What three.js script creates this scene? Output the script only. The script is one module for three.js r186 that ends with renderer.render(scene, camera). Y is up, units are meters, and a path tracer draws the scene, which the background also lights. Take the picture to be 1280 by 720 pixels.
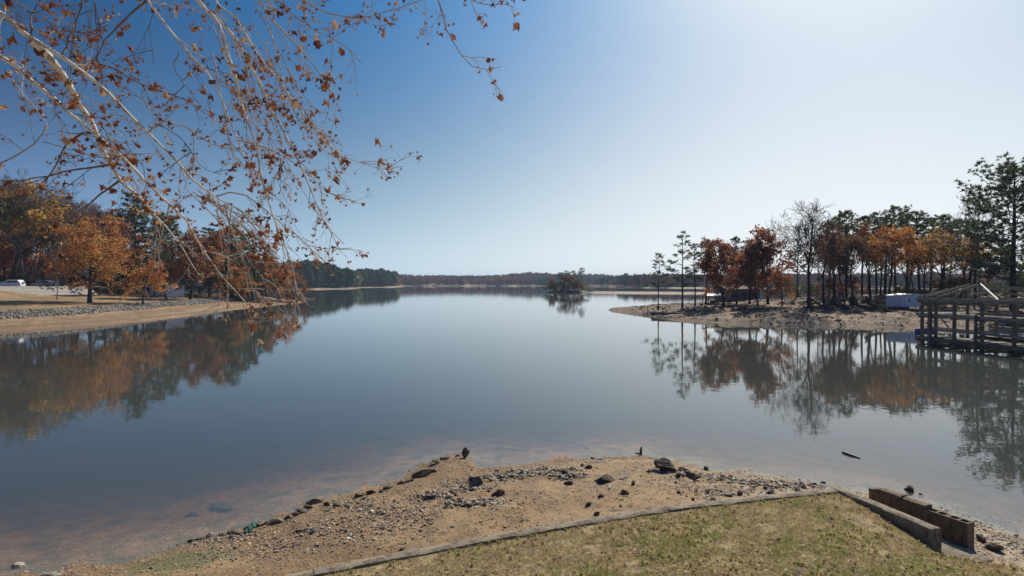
import * as THREE from 'three';
import { mergeGeometries } from 'three/addons/utils/BufferGeometryUtils.js';

// ---------------------------------------------------------------- camera, sky, sun, exposure
const lerp = (a, b, t) => a + (b - a) * t, clamp = (x, a, b) => Math.min(b, Math.max(a, x));
const sstep = (a, b, x) => { const t = clamp((x - a) / (b - a), 0, 1); return t * t * (3 - 2 * t); };
const scene = new THREE.Scene();
const EYE = 5.5, FOV = 52, F = 360 / Math.tan(FOV * Math.PI / 360), HORIZON = 354;
const camera = new THREE.PerspectiveCamera(FOV, 1280 / 720, 0.1, 9000);
camera.position.set(0, EYE, 0);
camera.rotation.x = -Math.atan((360 - HORIZON) / F);
const renderer = new THREE.WebGLRenderer({ antialias: true });
renderer.toneMapping = THREE.LinearToneMapping;
renderer.toneMappingExposure = 1.25;
renderer.shadowMap.enabled = true;

const SUN_AZ = 31 * Math.PI / 180, SUN_EL = 39 * Math.PI / 180;
const sunDir = new THREE.Vector3(Math.sin(SUN_AZ) * Math.cos(SUN_EL), Math.sin(SUN_EL), -Math.cos(SUN_AZ) * Math.cos(SUN_EL));
const sun = new THREE.DirectionalLight(new THREE.Color(1.0, 0.93, 0.82), 4.4);
sun.position.copy(sunDir).multiplyScalar(300);
sun.castShadow = true;
sun.shadow.mapSize.set(4096, 4096);
Object.assign(sun.shadow.camera, { left: -160, right: 160, top: 160, bottom: -160, near: 1, far: 900 });
scene.add(sun); scene.add(sun.target);

{ // clear autumn sky: deep blue away from the sun, pale aureole round it, pale band of air along the horizon
  const w = 1024, h = 512, d = new Float32Array(w * h * 4), v = new THREE.Vector3();
  for (let j = 0; j < h; j++) for (let i = 0; i < w; i++) {
    const th = ((j + 0.5) / h - 0.5) * Math.PI, ph = ((i + 0.5) / w - 0.5) * 2 * Math.PI;
    v.set(Math.cos(th) * Math.cos(ph), Math.sin(th), Math.cos(th) * Math.sin(ph));
    const el = Math.max(0, th * 180 / Math.PI), g = Math.acos(Math.min(1, Math.max(-1, v.dot(sunDir)))) * 180 / Math.PI;
    let da = Math.abs(Math.atan2(v.x, -v.z) - SUN_AZ) * 180 / Math.PI; if (da > 180) da = 360 - da;
    const near = Math.exp(-Math.pow(g / 12, 2)), wide = Math.exp(-Math.pow(g / 45, 2)), band = Math.exp(-el / 7.2), air = band * Math.exp(-Math.pow(da / 60, 2)), haze = Math.exp(-el / 28) * Math.exp(-Math.pow(da / 25, 2)), deep = sstep(65, 110, g);
    const k = (j * w + i) * 4;
    d[k] = 0.80 * (1 - Math.exp(-(4.1 * near + 0.011 * wide + 1.75 * air + 1.70 * haze + 0.02 * deep + 0.10 * band * deep)));
    d[k + 1] = 0.816 * (1 - Math.exp(-(4.4 * near + 0.368 * wide + 2.05 * air + 1.60 * haze + 0.25 * band + 0.07 * deep)));
    d[k + 2] = 0.85 * (1 - Math.exp(-(2.9 * near + 1.162 * wide + 0.75 * air + 1.255 * haze + 1.15 * band + 0.22 * deep)));
    d[k + 3] = 1;
  }
  const t = new THREE.DataTexture(d, w, h, THREE.RGBAFormat, THREE.FloatType);
  t.mapping = THREE.EquirectangularReflectionMapping; t.magFilter = t.minFilter = THREE.LinearFilter; t.needsUpdate = true;
  scene.background = t; scene.environment = t;
}
scene.fog = new THREE.FogExp2(0xb9cfe6, 0.00019);

// ---------------------------------------------------------------- helpers
const rnd = (seed) => () => { seed |= 0; seed = seed + 0x6D2B79F5 | 0; let t = Math.imul(seed ^ seed >>> 15, 1 | seed); t = t + Math.imul(t ^ t >>> 7, 61 | t) ^ t; return ((t ^ t >>> 14) >>> 0) / 4294967296; };
const V = (x, y, z) => new THREE.Vector3(x, y, z);
const hash = (x, y, s = 0) => { let h = Math.imul(x, 374761393) + Math.imul(y, 668265263) + Math.imul(s, 974711) | 0; h = Math.imul(h ^ h >>> 13, 1274126177); return ((h ^ h >>> 16) >>> 0) / 4294967296; };
function vnoise(x, y, s = 0, period = 0) {
  const xi = Math.floor(x), yi = Math.floor(y), fx = x - xi, fy = y - yi, u = fx * fx * (3 - 2 * fx), v = fy * fy * (3 - 2 * fy);
  const m = (a) => period ? ((a % period) + period) % period : a;
  const a = hash(m(xi), m(yi), s), b = hash(m(xi + 1), m(yi), s), c = hash(m(xi), m(yi + 1), s), e = hash(m(xi + 1), m(yi + 1), s);
  return lerp(lerp(a, b, u), lerp(c, e, u), v);
}
function fbm(x, y, oct = 4, s = 0, period = 0) { let a = 0.5, r = 0, n = 0; for (let k = 0; k < oct; k++) { r += a * vnoise(x, y, s + k, period); n += a; a *= 0.5; x *= 2; y *= 2; period *= 2; } return r / n; }
function gauss(R) { return (R() + R() + R() + R() - 2) * 1.0; }

function dataTex(size, fn, srgb = true) {
  const d = new Uint8Array(size * size * 4);
  for (let j = 0; j < size; j++) for (let i = 0; i < size; i++) { const c = fn(i / size, j / size, i, j), k = (j * size + i) * 4; d[k] = clamp(c[0], 0, 1) * 255; d[k + 1] = clamp(c[1], 0, 1) * 255; d[k + 2] = clamp(c[2], 0, 1) * 255; d[k + 3] = 255; }
  const t = new THREE.DataTexture(d, size, size, THREE.RGBAFormat);
  t.wrapS = t.wrapT = THREE.RepeatWrapping; t.magFilter = t.minFilter = THREE.LinearFilter;
  if (srgb) t.colorSpace = THREE.SRGBColorSpace;
  t.needsUpdate = true; return t;
}
const toS = (l) => l <= 0.0031308 ? l * 12.92 : 1.055 * Math.pow(l, 1 / 2.4) - 0.055;   // linear base colour -> stored sRGB
const S3 = (c) => c.map(toS);
const mix3 = (a, b, t) => [lerp(a[0], b[0], t), lerp(a[1], b[1], t), lerp(a[2], b[2], t)];

class MB {   // collects triangles, builds one mesh
  constructor() { this.p = []; this.n = []; this.c = []; this.u = []; this.i = []; this.col = [1, 1, 1]; this.k = 0; }
  v(x, y, z, nx, ny, nz, u = 0, w = 0) { this.p.push(x, y, z); this.n.push(nx, ny, nz); this.c.push(this.col[0], this.col[1], this.col[2]); this.u.push(u, w); return this.k++; }
  tri(a, b, c) {
    const n = b.clone().sub(a).cross(c.clone().sub(a)).normalize();
    const q = [a, b, c].map((p) => this.v(p.x, p.y, p.z, n.x, n.y, n.z, p.x + p.z * 0.3, p.y + p.z * 0.7)); this.i.push(...q);
  }
  quad(a, b, c, d) { this.tri(a, b, c); this.tri(a, c, d); }
  tube(pts, radii, sides = 6, capEnd = true) {
    const m = pts.length, t = V(), up = V(), s = V(), q = V(); let first = null, len = 0;
    for (let k = 0; k < m; k++) {
      t.copy(pts[Math.min(k + 1, m - 1)]).sub(pts[Math.max(k - 1, 0)]).normalize();
      if (!first) { up.set(0, 1, 0); if (Math.abs(t.y) > 0.9) up.set(1, 0, 0); first = true; s.crossVectors(t, up).normalize(); }
      else s.addScaledVector(t, -s.dot(t)).normalize();
      q.crossVectors(s, t);
      if (k) len += pts[k].distanceTo(pts[k - 1]);
      for (let j = 0; j <= sides; j++) {
        const a = j / sides * 2 * Math.PI, cx = Math.cos(a), cy = Math.sin(a), nx = s.x * cx + q.x * cy, ny = s.y * cx + q.y * cy, nz = s.z * cx + q.z * cy;
        this.v(pts[k].x + nx * radii[k], pts[k].y + ny * radii[k], pts[k].z + nz * radii[k], nx, ny, nz, j / sides * Math.max(0.3, 6.3 * radii[0]), len);
      }
      if (k) { const b = this.k - 2 * (sides + 1); for (let j = 0; j < sides; j++) { const a0 = b + j, a1 = a0 + 1, c0 = a0 + sides + 1, c1 = c0 + 1; this.i.push(a0, c0, a1, a1, c0, c1); } }
    }
    if (capEnd) for (const [e, sgn] of [[0, 1], [m - 1, -1]]) {
      if (radii[e] < 0.012) continue;
      t.copy(pts[Math.min(e + 1, m - 1)]).sub(pts[Math.max(e - 1, 0)]).normalize().multiplyScalar(-sgn);
      const c = this.v(pts[e].x, pts[e].y, pts[e].z, t.x, t.y, t.z), b = e ? c - sides - 1 : c - (sides + 1) * m - 0;
      for (let j = 0; j < sides; j++) { const a0 = (e ? this.k - 1 - sides - 1 - (this.capped || 0) : b) + j; sgn > 0 ? this.i.push(c, a0, a0 + 1) : this.i.push(c, a0 + 1, a0); }
      this.capped = e ? 0 : 1;
    }
    this.capped = 0;
  }
  box(x, y, z, w, h, d, ry = 0, rx = 0, rz = 0) {   // centre and size
    const g = new THREE.BoxGeometry(w, h, d), M = new THREE.Matrix4().makeRotationFromEuler(new THREE.Euler(rx, ry, rz, 'YXZ')).setPosition(x, y, z);
    g.applyMatrix4(M); this.geo(g); return this;
  }
  beam(a, b, w, h) {   // a squared timber from a to b
    const d = b.clone().sub(a), L = d.length(), g = new THREE.BoxGeometry(w, h, L), o = new THREE.Object3D();
    o.position.copy(a).lerp(b, 0.5); o.lookAt(b); o.updateMatrix(); g.applyMatrix4(o.matrix); this.geo(g); return this;
  }
  geo(g) {
    const P = g.attributes.position, Nn = g.attributes.normal, U = g.attributes.uv, b = this.k;
    for (let k = 0; k < P.count; k++) this.v(P.getX(k), P.getY(k), P.getZ(k), Nn.getX(k), Nn.getY(k), Nn.getZ(k), U ? U.getX(k) : 0, U ? U.getY(k) : 0);
    if (g.index) for (const k of g.index.array) this.i.push(b + k); else for (let k = 0; k < P.count; k++) this.i.push(b + k);
    return this;
  }
  geometry() {
    const g = new THREE.BufferGeometry();
    g.setAttribute('position', new THREE.Float32BufferAttribute(this.p, 3)); g.setAttribute('normal', new THREE.Float32BufferAttribute(this.n, 3));
    g.setAttribute('color', new THREE.Float32BufferAttribute(this.c, 3)); g.setAttribute('uv', new THREE.Float32BufferAttribute(this.u, 2));
    g.setIndex(this.i); return g;
  }
  build(name, m, parent) { return mesh(name, this.geometry(), m, parent); }
}
function mesh(name, g, m, parent = scene) {
  const o = new THREE.Mesh(g, m); o.name = parent === scene ? numbered(name) : name; o.castShadow = o.receiveShadow = true; parent.add(o); return o;
}
const used = {};
function numbered(name) { const n = used[name] = (used[name] ?? -1) + 1; return n ? `${name}_${String(n).padStart(3, '0')}` : name; }
function thing(name, label, category, pos = [0, 0, 0], turn = 0, group) {
  const o = new THREE.Group(); o.name = numbered(name); o.position.set(...pos); o.rotation.y = turn; tag(o, label, category, group); scene.add(o); return o;
}
function tag(o, label, category, group, kind) { o.userData.label = label; if (category) o.userData.category = category; if (group) o.userData.group = group; if (kind) o.userData.kind = kind; return o; }
const std = (o) => new THREE.MeshStandardMaterial({ roughness: 0.9, ...o });
const lin = (r, g, b) => new THREE.Color().setRGB(r, g, b);
const leafy = (o) => new THREE.MeshPhysicalMaterial({ color: 0xffffff, vertexColors: true, roughness: 0.85, transmission: 0.5, thickness: 0, side: THREE.DoubleSide, specularIntensity: 0.4, ...o });

// a pixel column and a depth, or a pixel and a height, turned into a place in the lake's own axes
const colX = (px, depth) => (px - 640) / F * depth;
const rowY = (py, depth) => EYE - (py - HORIZON) / F * depth;
const onPlane = (px, py, y) => { const d = F * (EYE - y) / (py - HORIZON); return V(colX(px, d), y, -d); };

// signed distance to a closed shoreline, positive on land
function shoreField(poly) {
  return (x, z) => {
    let best = 1e9, inside = false;
    for (let k = 0, j = poly.length - 1; k < poly.length; j = k++) {
      const [ax, az] = poly[j], [bx, bz] = poly[k], dx = bx - ax, dz = bz - az, t = clamp(((x - ax) * dx + (z - az) * dz) / (dx * dx + dz * dz), 0, 1);
      best = Math.min(best, (x - ax - dx * t) ** 2 + (z - az - dz * t) ** 2);
      if ((az > z) !== (bz > z) && x < (bx - ax) * (z - az) / (bz - az) + ax) inside = !inside;
    }
    return Math.sqrt(best) * (inside ? 1 : -1);
  };
}
function heightMesh(name, x0, x1, z0, z1, nx, nz, h, m, keep, kind = 'structure', uvScale = 1) {
  const P = [], U = [], I = [], H = [];
  for (let j = 0; j <= nz; j++) for (let i = 0; i <= nx; i++) { const x = lerp(x0, x1, i / nx), z = lerp(z0, z1, j / nz), y = h(x, z); P.push(x, y, z); U.push(x * uvScale, -z * uvScale); H.push(y); }
  for (let j = 0; j < nz; j++) for (let i = 0; i < nx; i++) {
    const a = j * (nx + 1) + i, b = a + 1, c = a + nx + 1, e = c + 1;
    if (keep && !keep((P[a * 3] + P[e * 3]) / 2, (P[a * 3 + 2] + P[e * 3 + 2]) / 2, Math.max(H[a], H[b], H[c], H[e]))) continue;
    I.push(a, c, b, b, c, e);
  }
  const g = new THREE.BufferGeometry();
  g.setAttribute('position', new THREE.Float32BufferAttribute(P, 3)); g.setAttribute('uv', new THREE.Float32BufferAttribute(U, 2)); g.setIndex(I); g.computeVertexNormals();
  const o = mesh(name, g, m); o.userData.kind = kind; return o;
}

// ---------------------------------------------------------------- shared textures
const grainTex = dataTex(512, (u, v) => { const n = fbm(u * 64, v * 64, 3, 3, 64), f = hash(Math.floor(u * 512), Math.floor(v * 512), 9), q = n * 0.6 + f * 0.4; return [q, q, q]; }, false);
const barkTex = dataTex(256, (u, v) => { const n = fbm(u * 24, v * 6, 4, 5, 6), q = 0.45 + 0.75 * (n - 0.3); return [q, q, q]; });
const rockTex = dataTex(256, (u, v) => { const n = fbm(u * 8, v * 8, 5, 11, 8), q = 0.5 + 0.9 * (n - 0.4); return [q, q * 0.98, q * 0.95]; });
const woodTex = dataTex(256, (u, v) => { const n = fbm(u * 40, v * 4, 4, 17, 4), q = 0.6 + 0.6 * (n - 0.4); return [q, q, q * 0.97]; });
const concreteTex = dataTex(512, (u, v) => {
  const a = fbm(u * 6, v * 6, 5, 21, 6), b = fbm(u * 90, v * 90, 2, 25, 90), st = sstep(0.56, 0.68, fbm(u * 9, v * 5, 4, 29, 5 * 9));
  const q = 0.70 + 0.35 * (a - 0.5) + 0.30 * (b - 0.5); return mix3([q, q * 0.97, q * 0.92], [0.42, 0.37, 0.31], 0.55 * st);
});

// ---------------------------------------------------------------- the near shore: beach, lawn, lake bed
const nearShore = [[-60, 30], [-45, 14], [-28, 2], [-20, -4], [-14, -8], [-10.6, -10.5], [-8.76, -11.15], [-7.7, -11.56], [-6.6, -12.45], [-6, -13.05], [-4.8, -14.8], [-3.9, -15.7], [-3.1, -16.6], [-2.75, -17.9], [-1.7, -18.7], [-1.25, -18.2], [-1.1, -17.5], [0.24, -17.8], [1.3, -18.25], [2.5, -18.5], [4.0, -18.9], [5.15, -18.2], [6.06, -17.2], [7.95, -16.4], [9.5, -15.3], [10.4, -14.2], [11.1, -12.8], [12.2, -11], [14, -8], [19, -3], [26, 4], [40, 30]];
const nearD = shoreField(nearShore);
const wallLine = [[-11.5, -4.6], [-7.2, -7.2], [-3.25, -9.25], [0, -10.75], [3.41, -12.05], [7.25, -13.05]];
const armEnd = [7.9, -10.95];
const lawnPoly = shoreField([...wallLine, armEnd, [8.5, -10.75], [9.3, -10.3], [10.4, -9.2], [12.2, -7], [15, -2], [24, 10], [30, 30], [-45, 30], [-30, 6]]);
function beachH(x, z) {
  const d = nearD(x, z), n = fbm(x * 0.7 + 40, z * 0.7 + 40, 4, 41) - 0.5, m = fbm(x * 4, z * 4, 3, 47) - 0.5;
  let h = d > 0 ? 0.60 * (1 - Math.exp(-d / 3.2)) + 0.02 * d : d * 0.085 - 0.0016 * d * d;
  h += n * 0.16 * sstep(-1.2, 2.2, Math.abs(d)) + m * 0.10 * sstep(0, 0.6, Math.abs(d) + 0.2);
  return Math.max(h, -3.2);
}
function lawnH(x, z) {
  const inland = Math.max(0, lawnPoly(x, z));
  let h = 0.90 + 0.055 * inland * sstep(0.3, 3, inland) + 0.03 * (fbm(x * 1.3, z * 1.3, 3, 51) - 0.5);
  h -= 0.40 * sstep(6.95, 8.1, x + (z + 11) * 0.05) * (1 - 0.3 * sstep(10, 14, x));
  return h;
}
const groundH = (x, z) => {
  const l = lawnPoly(x, z);
  if (x > 7.95 && z > -11.6) return lerp(beachH(x, z), lawnH(x, z), sstep(-0.9, 0.5, l));
  return l > -0.02 ? lawnH(x, z) : beachH(x, z);
};
function ground(px, py) { let y = 0.4, p; for (let k = 0; k < 30; k++) { p = onPlane(px, py, y); y = lerp(y, Math.max(groundH(p.x, p.z), -0.02), 0.6); } p.y = groundH(p.x, p.z); return p; }

const BX0 = -26, BX1 = 26, BZ0 = -34, BZ1 = 6;
const beachTex = (() => {
  const size = 1280, GN = 160, grid = new Float32Array((GN + 1) * (GN + 1));
  for (let j = 0; j <= GN; j++) for (let i = 0; i <= GN; i++) grid[j * (GN + 1) + i] = nearD(lerp(BX0, BX1, i / GN), lerp(BZ1, BZ0, j / GN));
  const dAt = (u, v) => { const x = u * GN, y = v * GN, i = Math.min(GN - 1, x | 0), j = Math.min(GN - 1, y | 0), k = j * (GN + 1) + i; return lerp(lerp(grid[k], grid[k + 1], x - i), lerp(grid[k + GN + 1], grid[k + GN + 2], x - i), y - j); };
  const tan = [0.385, 0.25, 0.128], ochre = [0.265, 0.16, 0.072], pale = [0.50, 0.41, 0.285], mud = [0.15, 0.105, 0.06], red = [0.36, 0.215, 0.115], moss = [0.13, 0.14, 0.045];
  return dataTex(size, (u, v) => {
    const x = lerp(BX0, BX1, u), z = lerp(BZ1, BZ0, v), d = dAt(u, v);
    const a = fbm(x * 0.5 + 9, z * 0.5, 3, 61), b = fbm(x * 2.3, z * 2.3, 3, 65), c = fbm(x * 9, z * 9, 3, 69), f = hash(Math.floor(u * size), Math.floor(v * size), 3);
    let q = mix3(tan, ochre, sstep(0.40, 0.60, a + 0.25 * (b - 0.5) - 0.026 * x));
    q = mix3(q, pale, sstep(0.40, 0.62, b * 0.5 + a * 0.2 + 0.022 * (x + 2)) * 0.85);
    q = mix3(q, red, 0.5 * sstep(0.52, 0.66, b));
    if (d < 0.1) q = mix3(q, mix3([0.50, 0.245, 0.155], [0.36, 0.185, 0.12], sstep(0.4, 0.65, b)), sstep(0.1, -0.5, d + 0.5 * (b - 0.5)));        // silt on the bed
    q = mix3(q, mud, 0.6 * sstep(0.54, 0.70, c) + 0.4 * sstep(0.56, 0.70, b));
    const gm = Math.exp(-(((x + 6.4) / 1.5) ** 2) - (((z + 11.2) / 1.0) ** 2));
    q = mix3(q, moss, 0.75 * sstep(0.45, 0.65, gm * 0.6 + c * 0.5 - 0.1));                                       // algae left on the bank
    const s = 0.70 + 0.40 * c + 0.34 * (f - 0.3); return S3([q[0] * s, q[1] * s, q[2] * s]);
  });
})();
beachTex.wrapS = beachTex.wrapT = THREE.ClampToEdgeWrapping;
const beachMat = std({ map: beachTex, bumpMap: grainTex, bumpScale: 0.03, roughness: 0.95 });
beachMat.map.repeat.set(1 / (BX1 - BX0), 1 / (BZ1 - BZ0)); beachMat.map.offset.set(-BX0 / (BX1 - BX0), BZ1 / (BZ1 - BZ0));
beachMat.bumpMap = grainTex.clone(); beachMat.bumpMap.repeat.set(0.55, 0.55);
const isLawn = (x, z) => lawnPoly(x, z) > (x > 7.95 && z > -11.6 ? 0.25 * (fbm(x * 3, z * 3, 3, 73) - 0.5) : 0);
heightMesh('beach', BX0, BX1, BZ0, BZ1, 430, 330, groundH, beachMat, (x, z) => !isLawn(x, z)).userData.label = 'tan sandy beach strewn with stones along the water';
const lawnTex = dataTex(1024, (u, v, i, j) => {
  const a = fbm(u * 7, v * 7, 5, 81, 7), b = fbm(u * 60, v * 60, 3, 85, 60), f = hash(i, j, 5);
  let q = mix3([0.42, 0.315, 0.165], [0.36, 0.29, 0.135], sstep(0.38, 0.62, a)); q = mix3(q, [0.25, 0.175, 0.095], sstep(0.5, 0.7, b));
  const s = 0.7 + 0.6 * f; return S3([q[0] * s, q[1] * s, q[2] * s]);
});
const lawnMat = std({ map: lawnTex, bumpMap: grainTex.clone(), bumpScale: 0.02, roughness: 1 }); lawnTex.repeat.set(0.14, 0.14); lawnMat.bumpMap.repeat.set(0.9, 0.9);
heightMesh('lawn', BX0, BX1, BZ0, BZ1, 430, 330, groundH, lawnMat, (x, z) => isLawn(x, z)).userData.label = 'dry autumn lawn behind the low concrete wall';
heightMesh('ground', -60, 60, BZ1 - 0.05, 60, 60, 30, (x, z) => Math.min(2.4, lawnH(x, z) - 0.02), lawnMat).userData.label = 'lawn running on up the slope';

// ---------------------------------------------------------------- the lake
const bedMat = std({ color: lin(0.10, 0.085, 0.05), map: lawnTex.clone() }); bedMat.map.repeat.set(0.05, 0.05);
{
  const g = new THREE.PlaneGeometry(7000, 7000); g.rotateX(-Math.PI / 2); const U = g.attributes.uv; for (let k = 0; k < U.count; k++) U.setXY(k, U.getX(k) * 7000, U.getY(k) * 7000);
  const o = mesh('lake_bed', g, bedMat); o.position.y = -3.1; o.userData.kind = 'structure';
}
{
  const rip = dataTex(1024, (u, v) => {
    const a = fbm(u * 14, v * 30, 3, 91, 14 * 30), b = fbm(u * 60, v * 110, 2, 95, 60 * 110), c = fbm(u * 5, v * 9, 2, 97, 45);
    const q = 0.5 * a + 0.16 * b + 0.34 * c; return [q, q, q];
  }, false);
  rip.repeat.set(1 / 16, 1 / 16);
  const surf = new THREE.MeshPhysicalMaterial({ color: lin(0.81, 0.87, 0.765), roughness: 0.006, transmission: 0.93, thickness: 0, ior: 1.5, bumpMap: rip, bumpScale: 0.0038 });
  const g = new THREE.PlaneGeometry(6400, 6400); g.rotateX(-Math.PI / 2); const U = g.attributes.uv; for (let k = 0; k < U.count; k++) U.setXY(k, U.getX(k) * 6400, U.getY(k) * 6400);
  const w = mesh('lake_water', g, surf); tag(w, 'calm lake surface mirroring sky and trees', null, null, 'structure');
  const body = new THREE.MeshPhysicalMaterial({ color: 0xffffff, transparent: true, opacity: 0.004, roughness: 1, thickness: 3, attenuationColor: lin(0.37, 0.275, 0.19), attenuationDistance: 1.1 });
  const b = mesh('lake_water_depth', new THREE.BoxGeometry(6400, 3.0, 6400), body); b.position.y = -1.506; tag(b, 'murky green depth of the lake', null, null, 'structure');
}

// ---------------------------------------------------------------- far banks
const litter = (a, b, c, seed, rep) => { const t = dataTex(512, (u, v, i, j) => { const n = fbm(u * 8, v * 8, 5, seed, 8), m = fbm(u * 40, v * 40, 3, seed + 9, 40), f = hash(i, j, seed); let q = mix3(a, b, sstep(0.35, 0.65, n)); q = mix3(q, c, sstep(0.5, 0.7, m)); const s = 0.75 + 0.5 * f; return S3([q[0] * s, q[1] * s, q[2] * s]); }); t.repeat.set(rep, rep); return t; };
const leftShore = [[-100, 0], [-76, -28], [-63, -50], [-57.7, -66.5], [-54.5, -75], [-52.8, -82], [-53.5, -96], [-56, -112], [-58.5, -135], [-59.5, -152], [-58, -166], [-62, -178], [-80, -200], [-120, -235], [-190, -290], [-330, -330], [-330, 0]];
const leftD = shoreField(leftShore);
function leftH(x, z) {
  const d = leftD(x, z) + 1.2 * (fbm(x * 0.12, z * 0.12, 3, 101) - 0.5), n = fbm(x * 0.25, z * 0.25, 4, 105) - 0.5;
  if (d < 0) return Math.max(-1.5, d * 0.15);
  let h = 0.115 * Math.min(d, 9) + 0.2 * clamp(d - 9, 0, 4.2) + 0.05 * clamp(d - 13.2, 0, 21) + 0.27 * clamp(d - 34.2, 0, 6) + 0.10 * clamp(d - 60, 0, 60);
  return h + n * 0.35 * sstep(0, 3, d) + 0.10 * (vnoise(d * 1.1, (x + z) * 0.08, 7) - 0.5) * sstep(0, 2, d) * sstep(10, 7, d);
}
const leftMat = (() => {
  const x0 = -170, x1 = -45, z0 = -240, z1 = -10;
  const t = dataTex(1024, (u, v, i, j) => {
    const x = lerp(x0, x1, u), z = lerp(z1, z0, v), d = leftD(x, z), a = fbm(x * 0.2, z * 0.2, 4, 111), b = fbm(x * 0.9, z * 0.9, 4, 115), f = hash(i, j, 4);
    const clay = mix3([0.31, 0.20, 0.11], [0.20, 0.125, 0.065], sstep(0.35, 0.65, vnoise(d * 1.3 + b * 2, (x + z) * 0.06, 119) * 0.7 + a * 0.3));
    let q = d < 9.5 ? clay : mix3([0.31, 0.20, 0.09], [0.20, 0.13, 0.06], sstep(0.35, 0.65, a)); q = mix3(q, [0.17, 0.10, 0.05], 0.7 * sstep(0.5, 0.68, b));
    const s = 0.75 + 0.5 * f; return S3([q[0] * s, q[1] * s, q[2] * s]);
  });
  t.wrapS = t.wrapT = THREE.MirroredRepeatWrapping; t.repeat.set(1 / (x1 - x0), 1 / (z1 - z0)); t.offset.set(-x0 / (x1 - x0), z1 / (z1 - z0));
  return std({ map: t, bumpMap: grainTex.clone(), bumpScale: 0.05 });
})(); leftMat.bumpMap.repeat.set(0.12, 0.12);
heightMesh('wooded_bank', -330, -44, -330, 0, 220, 250, leftH, leftMat, (x, z, y) => y > -1.4).userData.label = 'clay shore and grassy bank below the autumn wood';

const rightShore = [[19.5, -121], [20.5, -114], [22, -102], [24.6, -87], [28.6, -82], [33, -79], [37.7, -77.5], [44.8, -75.5], [49, -72], [60.7, -70.5], [76, -66], [110, -58], [180, -40], [180, -170], [110, -160], [60, -152], [32, -138]];
const rightD = shoreField(rightShore);
function rightH(x, z) {
  const d = rightD(x, z) + 1.5 * (fbm(x * 0.2, z * 0.2, 3, 131) - 0.5), n = fbm(x * 0.35, z * 0.35, 4, 135) - 0.5;
  if (d < 0) return Math.max(-1.5, d * 0.15);
  return 0.30 * sstep(0, 1.2, d) + 0.30 * sstep(5.5, 7.5, d + 3 * n) + 0.048 * Math.min(d, 22) + 0.09 * clamp(d - 22, 0, 20) + n * 0.8 * sstep(0, 3, d) + 0.5 * Math.abs(fbm(x * 0.9, z * 0.9, 3, 139) - 0.5) * sstep(0, 2, d);
}
const rightMat = std({ map: litter([0.20, 0.125, 0.066], [0.09, 0.055, 0.032], [0.29, 0.20, 0.125], 141, 0.045), bumpMap: grainTex.clone(), bumpScale: 0.12 }); rightMat.bumpMap.repeat.set(0.12, 0.12);
heightMesh('wooded_point', 14, 180, -172, -40, 260, 210, rightH, rightMat, (x, z, y) => y > -1.4).userData.label = 'leaf strewn point with an eroded clay edge';

// headland beyond the left bank, island, sandbar, far shores
const farMat = std({ map: litter([0.30, 0.21, 0.13], [0.16, 0.11, 0.06], [0.36, 0.27, 0.17], 151, 0.02) });
const headPoly = shoreField([[-420, -440], [-230, -500], [-178, -520], [-158, -560], [-150, -590], [-190, -640], [-215, -690], [-178, -760], [-150, -800], [-170, -900], [-190, -1050], [-330, -1100], [-700, -1000], [-700, -440]]);
const headH = (x, z) => { const d = headPoly(x, z); return d < 0 ? Math.max(-1.2, d * 0.08) : Math.min(0.10 * d, 2.2 + 0.02 * d) + 1.5 * (fbm(x * 0.03, z * 0.03, 3, 155) - 0.5) * sstep(0, 30, d); };
heightMesh('headland', -700, -130, -1110, -430, 110, 110, headH, farMat, (x, z, y) => y > -1.1).userData.label = 'low headland with a pale sand edge';
const islePoly = shoreField([[20, -352], [25, -346], [34, -344], [42, -346], [46, -351], [46, -358], [40, -364], [28, -364], [22, -358]]);
const isleH = (x, z) => { const d = islePoly(x, z); return d < 0 ? Math.max(-1, d * 0.2) : Math.min(0.3 * d, 1.6); };
heightMesh('island', 12, 54, -372, -338, 50, 40, isleH, farMat, (x, z, y) => y > -0.9).userData.label = 'small wooded island in the lake';
const barPoly = shoreField([[44, -346], [60, -333], [90, -318], [112, -312], [118, -318], [100, -326], [70, -340], [50, -352]]);
const barMat = std({ map: litter([0.42, 0.31, 0.20], [0.34, 0.24, 0.15], [0.47, 0.37, 0.26], 161, 0.05) });
heightMesh('sandbar', 36, 126, -360, -304, 60, 40, (x, z) => { const d = barPoly(x, z); return d < 0 ? Math.max(-1, d * 0.15) : Math.min(0.22 * d, 0.75); }, barMat, (x, z, y) => y > -0.9).userData.label = 'bare tan sandbar running out from the island';
const ridge = (x, z) => { const r = Math.hypot(x, z), az = Math.atan2(x, -z); return (13 - 8 * sstep(0.16, 0.26, az)) * sstep(1120, 1650, r) * (0.55 + 0.8 * fbm(az * 7 + 3, r * 0.0012, 3, 171)) + 8 * Math.exp(-(((az - 0.03) / 0.05) ** 2)) * sstep(1150, 1500, r); };
const farH = (x, z) => { const az = Math.atan2(x, -z), r = Math.hypot(x, z) - 60 * (fbm(az * 22, 3, 3, 175) - 0.5), e = az > 0.12 ? lerp(1120, 700, sstep(0.12, 0.22, az)) : 1150; const d = r - e; return d < 0 ? Math.max(-1.5, d * 0.05) : Math.min(0.06 * d, 2.5) + ridge(x, z); };
heightMesh('far_hills', -1500, 1900, -2600, -420, 200, 130, farH, farMat, (x, z, y) => y > -1.4).userData.label = 'low wooded hills along the far shore';
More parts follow.
